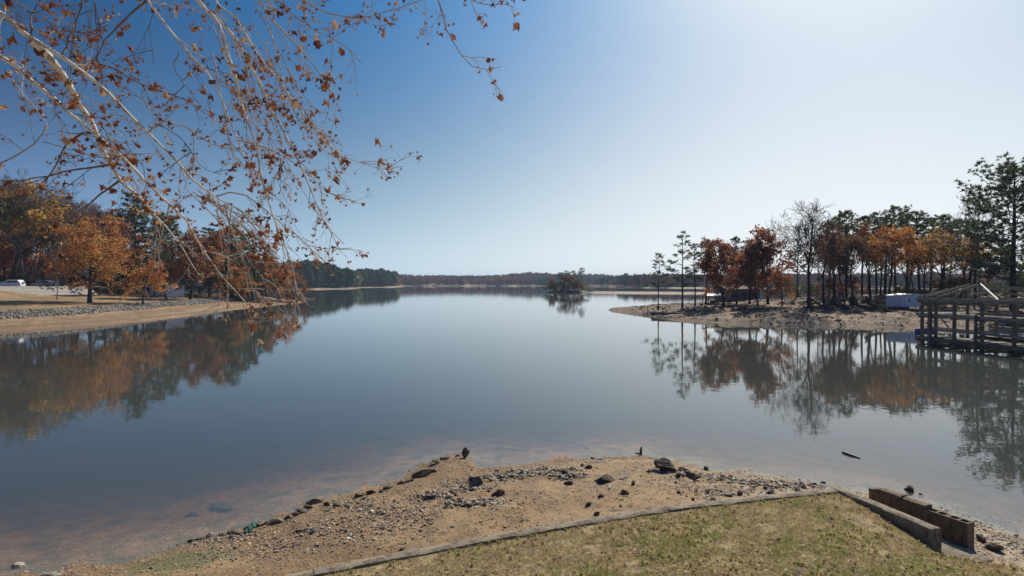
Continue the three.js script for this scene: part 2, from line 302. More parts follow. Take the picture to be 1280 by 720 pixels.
// ---------------------------------------------------------------- trees
const barkDark = std({ map: barkTex, color: lin(0.15, 0.115, 0.09), bumpMap: barkTex, bumpScale: 0.03, roughness: 1 });
const barkGrey = std({ map: barkTex, color: lin(0.42, 0.35, 0.29), bumpMap: barkTex, bumpScale: 0.03, roughness: 1 });
const barkPale = std({ map: barkTex, color: lin(0.62, 0.55, 0.46), roughness: 1 });
const leafMat = leafy({}), needleMat = leafy({ transmission: 0.45 });
const PAL = {
  rust: [[0.375, 0.15, 0.0688], [0.275, 0.106, 0.05], [0.475, 0.213, 0.0938], [0.2, 0.0875, 0.05]],
  orange: [[0.62, 0.28, 0.075], [0.50, 0.20, 0.055], [0.66, 0.38, 0.11], [0.36, 0.15, 0.05]],
  gold: [[0.625, 0.375, 0.075], [0.5, 0.275, 0.0625], [0.375, 0.25, 0.0625], [0.688, 0.45, 0.125]],
  brown: [[0.3, 0.163, 0.0938], [0.225, 0.125, 0.075], [0.375, 0.213, 0.112], [0.163, 0.1, 0.0625]],
  crimson: [[0.375, 0.0938, 0.0625], [0.275, 0.075, 0.0562], [0.45, 0.138, 0.075], [0.175, 0.0625, 0.0438]],
  olive: [[0.2, 0.213, 0.0562], [0.138, 0.163, 0.0438], [0.275, 0.25, 0.075], [0.1, 0.112, 0.0375]],
  pine: [[0.138, 0.175, 0.075], [0.106, 0.138, 0.0625], [0.175, 0.2, 0.0938], [0.075, 0.0938, 0.045]],
  evergreen: [[0.0938, 0.138, 0.05], [0.0688, 0.106, 0.0413], [0.125, 0.163, 0.0625]],
};
const pick = (R, a) => a[Math.floor(R() * a.length)];
const _a = V(), _b = V(), _c = V(), _d = V(), _n = V(), _t = V();
function leafQuad(m, R, p, s, col) {
  const k = 0.75 + 0.5 * R(); m.col = [col[0] * k, col[1] * k, col[2] * k];
  _n.set(gauss(R), gauss(R) + 0.35, gauss(R)).normalize(); _t.set(gauss(R), gauss(R), gauss(R)).cross(_n).normalize(); _b.crossVectors(_n, _t);
  const w = s * (0.30 + 0.25 * R()), l = s * (0.45 + 0.3 * R());
  _a.copy(p).addScaledVector(_t, -l); _c.copy(p).addScaledVector(_t, l); _d.copy(p).addScaledVector(_b, w).addScaledVector(_n, s * 0.12); const e = p.clone().addScaledVector(_b, -w).addScaledVector(_n, s * 0.12);
  m.tri(_a, e, _c); m.tri(_a, _c, _d);
}
function branchOut(R, out, p, dir, len, r, level, o) {
  const n = 4, pts = [p.clone()], rad = [r], d = dir.clone(); let q = p.clone();
  for (let k = 1; k <= n; k++) { d.x += gauss(R) * o.bend; d.z += gauss(R) * o.bend; d.y += gauss(R) * o.bend * 0.6 + o.lift; d.normalize(); q = q.clone().addScaledVector(d, len / n); pts.push(q); rad.push(Math.max(o.minR, r * (1 - 0.62 * k / n))); }
  out.limbs.push([pts, rad, level]);
  if (level >= o.leafLevel) for (let k = 1; k <= n; k++) out.tips.push(pts[k]);
  if (level >= o.levels) return;
  const kids = level === 0 ? o.kids0 : o.kids;
  for (let k = 0; k < kids; k++) {
    const t = level === 0 ? lerp(o.from, 0.98, (k + R() * 0.6) / kids) : lerp(0.35, 1, (k + R()) / kids), f = t * n, i = Math.min(n - 1, Math.floor(f)), at = pts[i].clone().lerp(pts[i + 1], f - i);
    const axis = pts[i + 1].clone().sub(pts[i]).normalize(), side = V(gauss(R), gauss(R) * 0.4, gauss(R)); side.addScaledVector(axis, -side.dot(axis)).normalize();
    if (level === 0) { const a = k * 2.4 + R(); side.set(Math.cos(a), 0.1, Math.sin(a)); }
    const ang = lerp(o.angle * 0.7, o.angle * 1.25, R()), nd = axis.multiplyScalar(Math.cos(ang)).addScaledVector(side, Math.sin(ang)); nd.y += o.up;
    const L = level === 0 ? len * o.reach * (1 - o.taperTop * Math.max(0, t - o.from) / (1 - o.from)) * (0.75 + 0.5 * R()) : len * o.shrink * (0.75 + 0.5 * R());
    branchOut(R, out, at, nd.normalize(), L, Math.max(o.minR, rad[i] * (level === 0 ? 0.5 : 0.62)), level + 1, o);
  }
}
// every tree shape is 10 m high and is scaled to its place
function broadleaf(seed, o, palette) {
  const R = rnd(seed), out = { limbs: [], tips: [] };
  o = { levels: 3, leafLevel: 2, kids0: 9, kids: 4, from: 0.25, angle: 0.95, reach: 0.5, shrink: 0.55, taperTop: 0.55, up: 0.15, lift: 0.03, bend: 0.16, minR: 0.012, trunkR: 0.17, leaves: 2600, leaf: 0.26, spread: 0.32, fork: 0, lean: 0.06, ...o };
  branchOut(R, out, V(0, 0, 0), V(gauss(R) * o.lean, 1, gauss(R) * o.lean).normalize(), 8.6, o.trunkR, 0, o);
  if (o.fork) branchOut(R, out, V(0, 0.15, 0), V(0.22, 1, gauss(R) * 0.15).normalize(), 7.6, o.trunkR * 0.8, 0, o);
  const trunk = new MB(), twigs = new MB();
  for (const [pts, rad, lv] of out.limbs) { if (lv === 0) rad[0] *= 1.35; (lv <= 1 ? trunk : twigs).tube(pts, rad, lv === 0 ? 8 : lv === 1 ? 5 : 3, false); }
  const crown = new MB(), p = V();
  for (let k = 0; k < o.leaves; k++) {
    const ti = Math.floor(R() * out.tips.length), t = out.tips[ti], hv = 0.72 + 0.56 * hash(ti >> 2, seed, 5), pc = R() < 0.6 ? palette[Math.floor(hash(ti >> 3, seed, 9) * palette.length)] : pick(R, palette), col = [pc[0] * hv, pc[1] * hv, pc[2] * hv];
    p.set(t.x + gauss(R) * o.spread, t.y + gauss(R) * o.spread * 0.8, t.z + gauss(R) * o.spread); if (p.y < 0.25) continue;
    leafQuad(crown, R, p, o.leaf, col);
  }
  return { trunk: trunk.geometry(), twigs: twigs.geometry(), crown: o.leaves ? crown.geometry() : null };
}
function conifer(seed, o) {
  const R = rnd(seed), trunk = new MB(), crown = new MB(), twigs = new MB();
  o = { from: 0.5, whorls: 11, per: 4, reach: 2.0, tufts: 9, palette: PAL.pine, shape: (t) => Math.sin(Math.PI * Math.min(1, 0.22 + t * 0.80)) ** 0.8, trunkR: 0.13, tuft: 0.26, droop: 0, lean: 0.03, needles: 13, ...o };
  const pts = [], rad = []; let x = 0, z = 0, lx = gauss(R) * o.lean, lz = gauss(R) * o.lean;
  for (let k = 0; k <= 9; k++) { const t = k / 9; pts.push(V(x, t * 9.75, z)); rad.push(o.trunkR * (1 - 0.88 * t) * (k === 0 ? 1.35 : 1) + 0.012); x += lx + gauss(R) * 0.05; z += lz + gauss(R) * 0.05; }
  trunk.tube(pts, rad, 8, false);
  const along = (t) => { const f = clamp(t, 0, 0.999) * 9, i = Math.floor(f); return pts[i].clone().lerp(pts[i + 1], f - i); };
  const burst = (c, s, col) => {
    for (let k = 0; k < o.needles; k++) {
      const q = 0.7 + 0.6 * R(); crown.col = [col[0] * q, col[1] * q, col[2] * q];
      _n.set(gauss(R), gauss(R) * 0.7 + 0.25, gauss(R)).normalize(); _t.set(gauss(R), gauss(R), gauss(R)).cross(_n).normalize().multiplyScalar(s * 0.17);
      const b = c.clone().addScaledVector(_n, s * 0.12 * R()), e = c.clone().addScaledVector(_n, s * (0.8 + 0.5 * R()));
      crown.tri(b.clone().add(_t), b.clone().sub(_t), e);
    }
  };
  for (let w = 0; w < o.whorls; w++) {
    const t = w / (o.whorls - 1), base = lerp(o.from, 0.985, t), n = o.per + (R() < 0.4 ? 1 : 0);
    for (let k = 0; k < n; k++) {
      if (R() < (o.gap ?? 0.16)) continue;
      const a = k / n * 6.283 + w * 1.1 + R() * 0.9, L = o.reach * o.shape(t) * (0.6 + 0.65 * R()), s = along(base + gauss(R) * 0.015), dirY = lerp(o.low ?? 0.05, 0.7, t) + gauss(R) * 0.12 - o.droop;
      const d = V(Math.cos(a), dirY, Math.sin(a)).normalize(), bp = [s], br = [0.035];
      for (let q = 1; q <= 4; q++) { d.y += 0.05 + gauss(R) * 0.08; d.x += gauss(R) * 0.12; d.z += gauss(R) * 0.12; d.normalize(); bp.push(bp[q - 1].clone().addScaledVector(d, L / 4)); br.push(0.035 * (1 - q / 5)); }
      twigs.tube(bp, br, 3, false);
      const nt = Math.max(3, Math.round(o.tufts * L / o.reach));
      for (let q = 0; q < nt; q++) {
        const f = lerp(o.inner ?? 1.5, 4, Math.sqrt(R())), i = Math.min(3, Math.floor(f)), c = bp[i].clone().lerp(bp[i + 1], f - i), sp = 0.30 * (0.5 + L / o.reach);
        c.x += gauss(R) * sp; c.y += Math.abs(gauss(R)) * sp * 0.55; c.z += gauss(R) * sp;
        burst(c, o.tuft * (0.75 + 0.5 * R()), pick(R, o.palette));
      }
    }
  }
  for (let k = 0; k < (o.snags ?? 5); k++) { const t = lerp(0.15, o.from, R()), a = R() * 6.28, s = along(t), e = s.clone().add(V(Math.cos(a) * 0.5, 0.05, Math.sin(a) * 0.5)); twigs.tube([s, e], [0.02, 0.008], 3, false); }
  return { trunk: trunk.geometry(), twigs: twigs.geometry(), crown: crown.geometry() };
}
function bareTree(seed, o = {}) { return broadleaf(seed, { levels: 4, leafLevel: 9, leaves: 0, kids0: 14, kids: 5, from: 0.30, angle: 0.88, reach: 0.46, shrink: 0.55, taperTop: 0.45, up: 0.12, minR: 0.013, bend: 0.17, ...o }, PAL.brown); }
const shapes = {};
const SPEC = {
  pine: (v) => conifer(200 + v * 7, { from: [0.55, 0.60, 0.48, 0.58][v], reach: [2.3, 1.9, 2.1, 2.5][v], whorls: [11, 9, 12, 10][v], tufts: 10, per: 4, gap: 0.12 }),
  tuft_pine: (v) => conifer(240 + v * 7, { from: [0.30, 0.42][v], reach: 2.1, whorls: [11, 10][v], per: 4, gap: 0.26, tufts: 10, inner: 2.2, shape: (t) => 1 - 0.62 * t, trunkR: 0.10, snags: 8 }),
  big_pine: (v) => conifer(280 + v, { from: 0.24, reach: 3.9, whorls: 19, per: 6, tufts: 27, tuft: 0.22, needles: 13, gap: 0.06, shape: (t) => t < 0.6 ? 0.72 + 0.45 * t : 0.99 * Math.sqrt(Math.max(0.02, 1 - ((t - 0.6) / 0.42) ** 2)), trunkR: 0.24, low: -0.05, inner: 0.9 }),
  dense_pine: (v) => conifer(290 + v, { from: 0.14, reach: 2.6, whorls: 15, per: 6, tufts: 18, needles: 13, gap: 0.04, shape: (t) => 1 - 0.72 * t, inner: 0.6, trunkR: 0.17, palette: PAL.evergreen }),
  oak: (v) => broadleaf(300 + v * 5, { leaves: 5200, from: 0.14, kids0: 12, reach: 0.46, taperTop: 0.5, spread: 0.42, leaf: 0.27, up: 0.1 }, [PAL.rust, PAL.brown, PAL.rust][v % 3]),
  low_oak: (v) => broadleaf(330 + v * 5, { leaves: 2400, from: 0.10, kids0: 10, reach: 0.52, taperTop: 0.65, spread: 0.42, leaf: 0.27, up: 0.0 }, [PAL.rust, PAL.orange][v % 2]),
  maple: (v) => broadleaf(360 + v * 5, { leaves: 3000, from: 0.38, kids0: 10, reach: 0.56, angle: 1.05, taperTop: 0.35, spread: 0.34, leaf: 0.27, fork: v % 2, up: 0.12 }, [PAL.orange, [...PAL.gold, ...PAL.brown, PAL.orange[0]], PAL.brown][v % 3]),
  thin_brown: (v) => broadleaf(390 + v * 5, { leaves: 2200, from: 0.35, kids0: 11, reach: 0.46, angle: 0.7, spread: 0.4, leaf: 0.24, levels: 3, kids: 5, fork: v % 2 }, [PAL.brown, PAL.rust, PAL.brown][v % 3]),
  great_oak: (v) => broadleaf(420 + v, { leaves: 10500, from: 0.12, kids0: 17, kids: 5, reach: 0.66, taperTop: 0.55, spread: 0.42, leaf: 0.23, angle: 1.15, up: 0.05, trunkR: 0.24 }, [...PAL.orange, ...PAL.gold.slice(0, 2), PAL.rust[0]]),
  gold_tree: (v) => broadleaf(440 + v, { leaves: 2600, from: 0.3, kids0: 10, reach: 0.42, spread: 0.5, leaf: 0.28 }, [PAL.gold, PAL.olive][v % 2]),
  crimson_tree: (v) => broadleaf(450 + v, { leaves: 2600, from: 0.16, kids0: 10, reach: 0.6, taperTop: 0.6, spread: 0.45, leaf: 0.3, up: -0.02 }, PAL.crimson),
  bare: (v) => bareTree(470 + v * 3, {}),
  slim_bare: (v) => bareTree(490 + v * 3, { kids0: 9, reach: 0.3, angle: 0.5, levels: 4, kids: 4, from: 0.45, trunkR: 0.11 }),
  shrub: (v) => broadleaf(510 + v * 3, { leaves: 1500, from: 0.02, kids0: 12, reach: 0.75, angle: 1.2, taperTop: 0.3, spread: 0.8, leaf: 0.55, trunkR: 0.12 }, [PAL.olive, PAL.brown, PAL.evergreen, PAL.rust][v % 4]),
};
function plant(name, label, kind, v, x, z, y, height, widen, turn, group, bark = barkDark, category = 'tree') {
  const key = kind + v; const g = shapes[key] ??= SPEC[kind](v);
  const t = thing(name, label, category, [x, y - 0.12, z], turn, group);
  if (!g.top) { g.trunk.computeBoundingBox(); g.twigs.computeBoundingBox(); g.top = Math.max(g.trunk.boundingBox.max.y, g.twigs.boundingBox.max.y); if (g.crown) { g.crown.computeBoundingBox(); g.top = Math.max(g.top, g.crown.boundingBox.max.y - 0.15); } }
  t.scale.set(height / 10 * widen, height / g.top, height / 10 * widen);
  const tr = mesh('trunk', g.trunk, bark, t); mesh('branches', g.twigs, bark, tr).userData.kind = 'stuff';
  if (g.crown) mesh('crown', g.crown, kind.includes('pine') ? needleMat : leafMat, t);
  return t;
}
// one entry: name, kind, variant, column, depth, top row, widen, label, group, bark
const RIGHT = 'trees on the wooded point', LEFT = 'trees on the wooded bank';
function row(list, land, where) {
  let k = 0;
  for (const [name, kind, v, px, depth, top, widen, label, group, bark] of list) {
    const x = colX(px, depth), z = -depth, y = land(x, z), h = rowY(top, depth) - y;
    plant(name, label, kind, v, x, z, y, h, widen, 1.7 * ++k, group, bark);
  }
}
const pineLabel = 'tall pine with a bare trunk and small high crown among the trees of the point';
row([
  ['pine_tree', 'tuft_pine', 1, 823, 108, 315, 1.05, 'shorter slim pine standing alone at the tip of the point'],
  ['pine_tree', 'tuft_pine', 0, 853, 104, 288, 1.1, 'tall open pine beside the white plank near the tip of the point'],
  ['pine_tree', 'tuft_pine', 1, 869, 108, 303, 1.1, 'pine with drooping tufts between the tall open pine and the brown oaks'],
  ['pine_tree', 'pine', 0, 882, 112, 298, 1.0, 'thin pine rising just behind the picnic shelter'],
  ['oak_tree', 'oak', 0, 905, 104, 296, 0.85, 'rusty brown oak beside the picnic shelter'],
  ['oak_tree', 'oak', 1, 921, 110, 300, 0.85, 'brown oak between the picnic shelter and the grey cabin'],
  ['pine_tree', 'pine', 1, 918, 122, 294, 0.9, 'pine top showing green behind the brown oaks'],
  ['oak_tree', 'oak', 2, 937, 106, 297, 0.8, 'rusty oak in front of the grey cabin'],
  ['oak_tree', 'oak', 0, 960, 104, 283, 0.92, 'tallest rusty oak of the point, leaves down to the ground'],
  ['oak_tree', 'low_oak', 1, 978, 98, 331, 1.0, 'low orange oak with spreading boughs beside the tallest rusty oak'],
  ['oak_tree', 'low_oak', 0, 948, 99, 322, 0.9, 'low rusty oak leaning over the eroded shore'],
  ['bare_tree', 'bare', 0, 1011, 95, 246, 0.85, 'great leafless tree with exposed roots at the water'],
  ['pine_tree', 'pine', 2, 997, 112, 305, 1.1, 'grey green pine half hidden behind the great leafless tree'],
  ['oak_tree', 'thin_brown', 0, 1030, 100, 288, 0.9, 'thin brown oak beside the great leafless tree'],
  ['oak_tree', 'thin_brown', 1, 1043, 106, 276, 0.9, 'forked brown oak with half its leaves gone'],
  ['pine_tree', 'pine', 3, 1058, 108, 262, 1.0, pineLabel, RIGHT],
  ['oak_tree', 'thin_brown', 2, 1066, 98, 290, 0.85, 'leaning forked oak whose roots hang over the shore'],
  ['pine_tree', 'pine', 1, 1077, 116, 268, 1.1, pineLabel, RIGHT],
  ['oak_tree', 'thin_brown', 1, 1088, 103, 275, 0.7, 'slender brown tree behind the leaning forked oak'],
  ['pine_tree', 'pine', 2, 1096, 118, 265, 1.0, pineLabel, RIGHT],
  ['maple_tree', 'maple', 0, 1112, 100, 279, 0.95, 'bright orange maple above the white shed'],
  ['pine_tree', 'pine', 3, 1119, 120, 256, 1.0, pineLabel, RIGHT],
  ['maple_tree', 'maple', 1, 1135, 110, 300, 0.9, 'forked orange maple behind the white shed'],
  ['pine_tree', 'pine', 0, 1150, 112, 262, 1.15, pineLabel, RIGHT],
  ['pine_tree', 'pine', 1, 1163, 121, 272, 1.1, pineLabel, RIGHT],
  ['maple_tree', 'maple', 1, 1175, 98, 281, 1.0, 'wide forked maple with golden orange boughs behind the boat dock'],
  ['oak_tree', 'thin_brown', 2, 1188, 108, 293, 0.8, 'thin rusty tree beside the wide forked maple'],
  ['bare_tree', 'slim_bare', 0, 1200, 98, 240, 0.8, 'slim leafless tree rising beside the huge pine'],
  ['pine_tree', 'tuft_pine', 0, 1219, 96, 240, 1.15, 'dark pine between the slim leafless tree and the huge pine'],
  ['maple_tree', 'maple', 2, 1232, 104, 300, 0.9, 'small rusty maple under the huge pine'],
  ['pine_tree', 'big_pine', 0, 1268, 86, 193, 0.80, 'huge dark pine with wide boughs behind the boat dock'],
  ['pine_tree', 'dense_pine', 1, 1292, 94, 262, 0.9, 'dense dark evergreen beside the huge pine'],
  ['pine_tree', 'pine', 2, 1330, 100, 205, 1.1, 'tall pine beyond the dense dark evergreen'],
  ['pine_tree', 'pine', 0, 1036, 118, 276, 1.0, pineLabel, RIGHT],
  ['pine_tree', 'pine', 2, 1050, 122, 268, 1.0, pineLabel, RIGHT],
  ['pine_tree', 'pine', 1, 1106, 112, 267, 1.2, pineLabel, RIGHT],
  ['pine_tree', 'pine', 2, 1134, 116, 261, 1.2, pineLabel, RIGHT],
  ['pine_tree', 'pine', 3, 1180, 116, 267, 1.2, pineLabel, RIGHT],
  ['pine_tree', 'pine', 0, 1206, 120, 272, 1.2, pineLabel, RIGHT],
  ['oak_tree', 'oak', 1, 1054, 112, 306, 0.9, 'low brown oak filling the gap under the pines of the point', 'low brown oaks under the pines'],
  ['oak_tree', 'thin_brown', 0, 1101, 108, 300, 1.0, 'low brown oak filling the gap under the pines of the point', 'low brown oaks under the pines'],
  ['oak_tree', 'thin_brown', 2, 1156, 106, 300, 1.0, 'low brown oak filling the gap under the pines of the point', 'low brown oaks under the pines'],
  ['oak_tree', 'thin_brown', 1, 1210, 104, 296, 1.0, 'low brown oak filling the gap under the pines of the point', 'low brown oaks under the pines'],
  ['bare_tree', 'slim_bare', 1, 1142, 124, 285, 0.8, 'thin leafless tree at the back of the point', RIGHT],
  ['bare_tree', 'slim_bare', 2, 1020, 126, 300, 0.8, 'thin leafless tree at the back of the point', RIGHT],
  ['bare_tree', 'slim_bare', 1, 1084, 126, 295, 0.8, 'thin leafless tree at the back of the point', RIGHT],
  ['bare_tree', 'slim_bare', 0, 1210, 118, 290, 0.8, 'thin leafless tree at the back of the point', RIGHT],
], rightH);
// undergrowth on the point
const shrubLabel = 'rounded dark shrub of the undergrowth on the point', SHRUBS = 'undergrowth shrubs on the point';
[[1000, 112, 350, 2, 1.8], [1022, 116, 352, 1, 1.9], [1046, 114, 349, 3, 2.0], [1070, 120, 353, 1, 1.8], [1128, 108, 356, 0, 1.6], [1143, 102, 358, 0, 1.9], [1160, 100, 361, 0, 1.8], [1178, 106, 345, 1, 1.5], [1192, 104, 343, 2, 1.5], [1207, 104, 347, 1, 1.6], [1228, 110, 350, 3, 1.7], [1248, 100, 352, 0, 1.6], [1276, 96, 345, 2, 1.6], [985, 118, 355, 3, 1.7], [900, 124, 358, 1, 2]].forEach(([px, depth, top, v, w], k) => {
  const x = colX(px, depth), y = rightH(x, -depth); plant('shrub', shrubLabel, 'shrub', v, x, -depth, y, Math.max(1.2, rowY(top, depth) - y), w * 0.8, k, SHRUBS, barkDark, 'shrub');
});
// roots left hanging where the lake has eaten the bank
{
  const R = rnd(77);
  [[1011, 93, 7, 'dark exposed roots of the great leafless tree reaching to the water'], [1066, 92, 8, 'tangle of dark exposed roots under the leaning forked oak'], [1040, 91, 5, 'dark roots and washed out limbs between two trees'], [1084, 89, 5, 'bare root mass beside the eroded clay edge']].forEach(([px, depth, n, label]) => {
    const x = colX(px, depth), z = -depth, t = thing('exposed_roots', label, 'roots', [x, rightH(x, z), z]);
    for (let k = 0; k < n; k++) {
      const a = -0.4 + R() * 3.9, L = 2.0 + R() * 3.2, pts = [V(gauss(R) * 0.3, 0.9 + R() * 1.6, gauss(R) * 0.3 - 0.3)], rad = [0.17];
      for (let q = 1; q <= 6; q++) { const f = q / 6, rx = Math.cos(a) * L * f + gauss(R) * 0.3, rz = Math.sin(a) * L * f * 0.8 + gauss(R) * 0.2; pts.push(V(rx, rightH(x + rx, z + rz) - rightH(x, z) + (1.7 - 1.7 * f) * (0.5 + 0.3 * R()) - 0.05, rz)); rad.push(0.17 * (1 - 0.8 * f)); }
      const m = new MB(); m.tube(pts, rad, 6); m.build('root', barkDark, t);
    }
  });
}
// left bank
row([
  ['oak_tree', 'great_oak', 0, 112, 101, 262, 0.86, 'great orange oak with a broad crown above the stone riprap'],
  ['oak_tree', 'low_oak', 1, 178, 106, 322, 1.15, 'low round orange tree beside the great orange oak'],
  ['oak_tree', 'oak', 0, 238, 132, 284, 1.15, 'broad rusty oak beside the white house'],
  ['oak_tree', 'low_oak', 0, 208, 128, 318, 1.0, 'small rusty tree in front of the white house'],
  ['oak_tree', 'oak', 2, 262, 150, 292, 1.0, 'rusty oak between the parked van and the boathouse'],
  ['pine_tree', 'dense_pine', 0, 168, 146, 240, 1.15, 'dark green pine towering behind the great orange oak'],
  ['pine_tree', 'dense_pine', 1, 196, 140, 262, 1.1, 'dark pine behind the white house'],
  ['pine_tree', 'dense_pine', 0, 290, 150, 280, 1.25, 'broad dark pine behind the boathouse'],
  ['pine_tree', 'dense_pine', 1, 318, 158, 302, 1.2, 'shorter dark pine at the outer end of the bank'],
  ['oak_tree', 'low_oak', 1, 352, 160, 326, 1.1, 'small rusty tree over the water at the end of the bank'],
  ['oak_tree', 'low_oak', 0, 372, 168, 336, 1.1, 'low rusty bush at the very end of the bank'],
  ['birch_tree', 'slim_bare', 1, 71, 106, 300, 0.7, 'slender pale trunk standing in front of the white apron', null, barkPale],
  ['gold_tree', 'gold_tree', 0, 14, 122, 222, 1.0, 'golden green tree with a high crown on the wooded bank'],
  ['gold_tree', 'gold_tree', 1, -20, 118, 232, 1.0, 'olive green tree at the edge of the wood'],
  ['crimson_tree', 'crimson_tree', 0, 6, 128, 296, 1.2, 'low crimson tree over the parked car'],
  ['crimson_tree', 'crimson_tree', 0, 42, 134, 318, 1.3, 'low crimson tree behind the second parked car'],
  ['crimson_tree', 'crimson_tree', 0, -28, 130, 300, 1.3, 'low crimson tree at the edge of the wood'],
  ['bare_tree', 'bare', 1, 30, 124, 213, 0.85, 'grey leafless tree in the wood behind the white apron', LEFT, barkGrey],
  ['bare_tree', 'bare', 0, 55, 132, 226, 0.85, 'grey leafless tree in the wood behind the white apron', LEFT, barkGrey],
  ['bare_tree', 'bare', 1, 78, 128, 238, 0.8, 'grey leafless tree in the wood behind the white apron', LEFT, barkGrey],
  ['bare_tree', 'slim_bare', 2, 20, 138, 216, 1.0, 'grey leafless tree in the wood behind the white apron', LEFT, barkGrey],
  ['bare_tree', 'slim_bare', 0, 44, 140, 222, 1.0, 'grey leafless tree in the wood behind the white apron', LEFT, barkGrey],
  ['bare_tree', 'bare', 0, 98, 138, 244, 0.9, 'grey leafless tree in the wood behind the white apron', LEFT, barkGrey],
  ['oak_tree', 'thin_brown', 0, 60, 146, 240, 1.1, 'brown oak deep in the wood behind the parked cars', 'brown oaks deep in the wood'],
  ['oak_tree', 'thin_brown', 2, 8, 150, 222, 1.2, 'brown oak deep in the wood behind the parked cars', 'brown oaks deep in the wood'],
  ['oak_tree', 'thin_brown', 1, 88, 150, 250, 1.1, 'brown oak deep in the wood behind the parked cars', 'brown oaks deep in the wood'],
  ['oak_tree', 'thin_brown', 0, 130, 152, 254, 1.1, 'brown oak deep in the wood behind the great orange oak'],
  ['oak_tree', 'oak', 1, 34, 152, 270, 1.3, 'full brown oak closing the view behind the parked cars', 'full oaks at the back of the wood'],
  ['oak_tree', 'oak', 1, 90, 156, 280, 1.3, 'full brown oak closing the view behind the parked cars', 'full oaks at the back of the wood'],
  ['oak_tree', 'oak', 2, -10, 150, 262, 1.3, 'full brown oak closing the view behind the parked cars', 'full oaks at the back of the wood'],
  ['pine_tree', 'dense_pine', 1, 216, 152, 268, 1.2, 'dark pine rising between the white house and the parked van'],
  ['pine_tree', 'dense_pine', 0, 262, 165, 284, 1.3, 'broad dark pine at the back of the wood beyond the van'],
  ['pine_tree', 'dense_pine', 1, 305, 172, 290, 1.2, 'slim dark pine behind the boathouse'],
  ['pine_tree', 'dense_pine', 0, 336, 176, 312, 1.3, 'low dark pine closing the end of the bank'],
  ['oak_tree', 'oak', 0, 150, 138, 268, 1.2, 'rusty oak filling the wood behind the great orange oak'],
  ['oak_tree', 'oak', 2, 332, 164, 318, 1.2, 'rusty oak beside the boathouse'],
  ['oak_tree', 'oak', 1, 282, 158, 300, 1.2, 'brown oak beside the broad dark pine'],
  ['oak_tree', 'low_oak', 1, 296, 146, 330, 1.1, 'low orange tree in front of the broad dark pine'],
  ['oak_tree', 'oak', 2, 226, 168, 300, 1.3, 'rusty oak at the back of the wood behind the parked van'],
  ['pine_tree', 'dense_pine', 1, 250, 172, 296, 1.3, 'dark pine at the back of the wood behind the parked van'],
], leftH);
[[20, 136, 340, 1, 1.6], [48, 138, 343, 2, 1.6], [75, 136, 342, 1, 1.6], [-6, 134, 338, 3, 1.6], [140, 140, 345, 1, 1.7], [160, 142, 346, 2, 1.7], [230, 156, 345, 2, 1.7], [272, 158, 348, 1, 1.7], [300, 166, 350, 2, 1.7], [108, 142, 344, 3, 1.6]].forEach(([px, depth, top, v, w], k) => {
  const x = colX(px, depth), y = leftH(x, -depth); plant('shrub', 'dark understory shrub in the wood behind the white apron', 'shrub', v, x, -depth, y, Math.max(1.4, rowY(top, depth) - y), w, k * 2, 'understory shrubs of the wood', barkDark, 'shrub');
});
// the island
[['pine_tree', 'pine', 0, 700, 357, 340, 1.3, 'pine with a flat top standing on the island'], ['oak_tree', 'oak', 0, 692, 355, 347, 1.0, 'crimson brown tree at the end of the island'], ['pine_tree', 'pine', 2, 706, 354, 338, 1.3, 'bushy pine in the middle of the island'], ['oak_tree', 'oak', 2, 711, 352, 342, 1.3, 'rusty tree in the middle of the island'], ['pine_tree', 'pine', 3, 717, 356, 338, 1.3, 'pine beside the tallest pine of the island'], ['pine_tree', 'pine', 1, 727, 353, 334, 1.1, 'tallest pine of the island, above the sandbar'], ['oak_tree', 'low_oak', 0, 723, 349, 347, 1.1, 'low brown tree beside the sandbar']].forEach(([name, kind, v, px, depth, top, w, label], k) => {
  const x = colX(px, depth), y = isleH(x, -depth); plant(name, label, kind, v, x, -depth, y, rowY(top, depth) - y, w, k * 2.1);
});
[[688, 352, 353, 2], [695, 349, 351, 2], [703, 348, 352, 0], [711, 348, 351, 2], [719, 348, 351, 1], [727, 350, 352, 0]].forEach(([px, depth, top, v], k) => {
  const x = colX(px, depth), y = isleH(x, -depth); plant('shrub', 'dark shrub crowding the edge of the island', 'shrub', v, x, -depth, y, rowY(top, depth) - y, 1.6, k, 'shrubs round the island', barkDark, 'shrub');
});
// far-off woods: each reads as one mass
function wood(name, label, spots, palettes, size, faces, seed) {
  const R = rnd(seed), m = new MB();
  for (let k = 0; k < faces; k++) { const a = R() * 6.283, u = Math.sqrt(R()), t = R(), rr = u * Math.sin(Math.PI * (0.12 + 0.80 * t)) * 0.5; m.col = [1, 1, 1]; leafQuad(m, R, V(Math.cos(a) * rr, 0.14 + 0.86 * t, Math.sin(a) * rr), 0.26, [1, 1, 1]); }
  m.col = [0.5, 0.5, 0.5]; m.tube([V(0, -0.1, 0), V(0, 0.6, 0)], [0.02, 0.01], 3, false);
  const o = new THREE.InstancedMesh(m.geometry(), leafy({ transmission: 0.2 }), spots.length); o.name = numbered(name); tag(o, label, null, null, 'stuff');
  const M = new THREE.Matrix4(), q = new THREE.Quaternion(), c = new THREE.Color();
  spots.forEach(([x, y, z, p], k) => { const h = size * (0.55 + 0.5 * R() + 0.6 * (fbm(x * 0.02, z * 0.02, 2, 915) - 0.3)), w = h * (0.55 + 0.35 * R()); q.setFromAxisAngle(V(0, 1, 0), R() * 6.28); M.compose(V(x, y, z), q, V(w, h, w)); o.setMatrixAt(k, M); const pc = pick(R, palettes[p]); o.setColorAt(k, c.setRGB(...pc)); });
  o.castShadow = o.receiveShadow = true; scene.add(o);
}
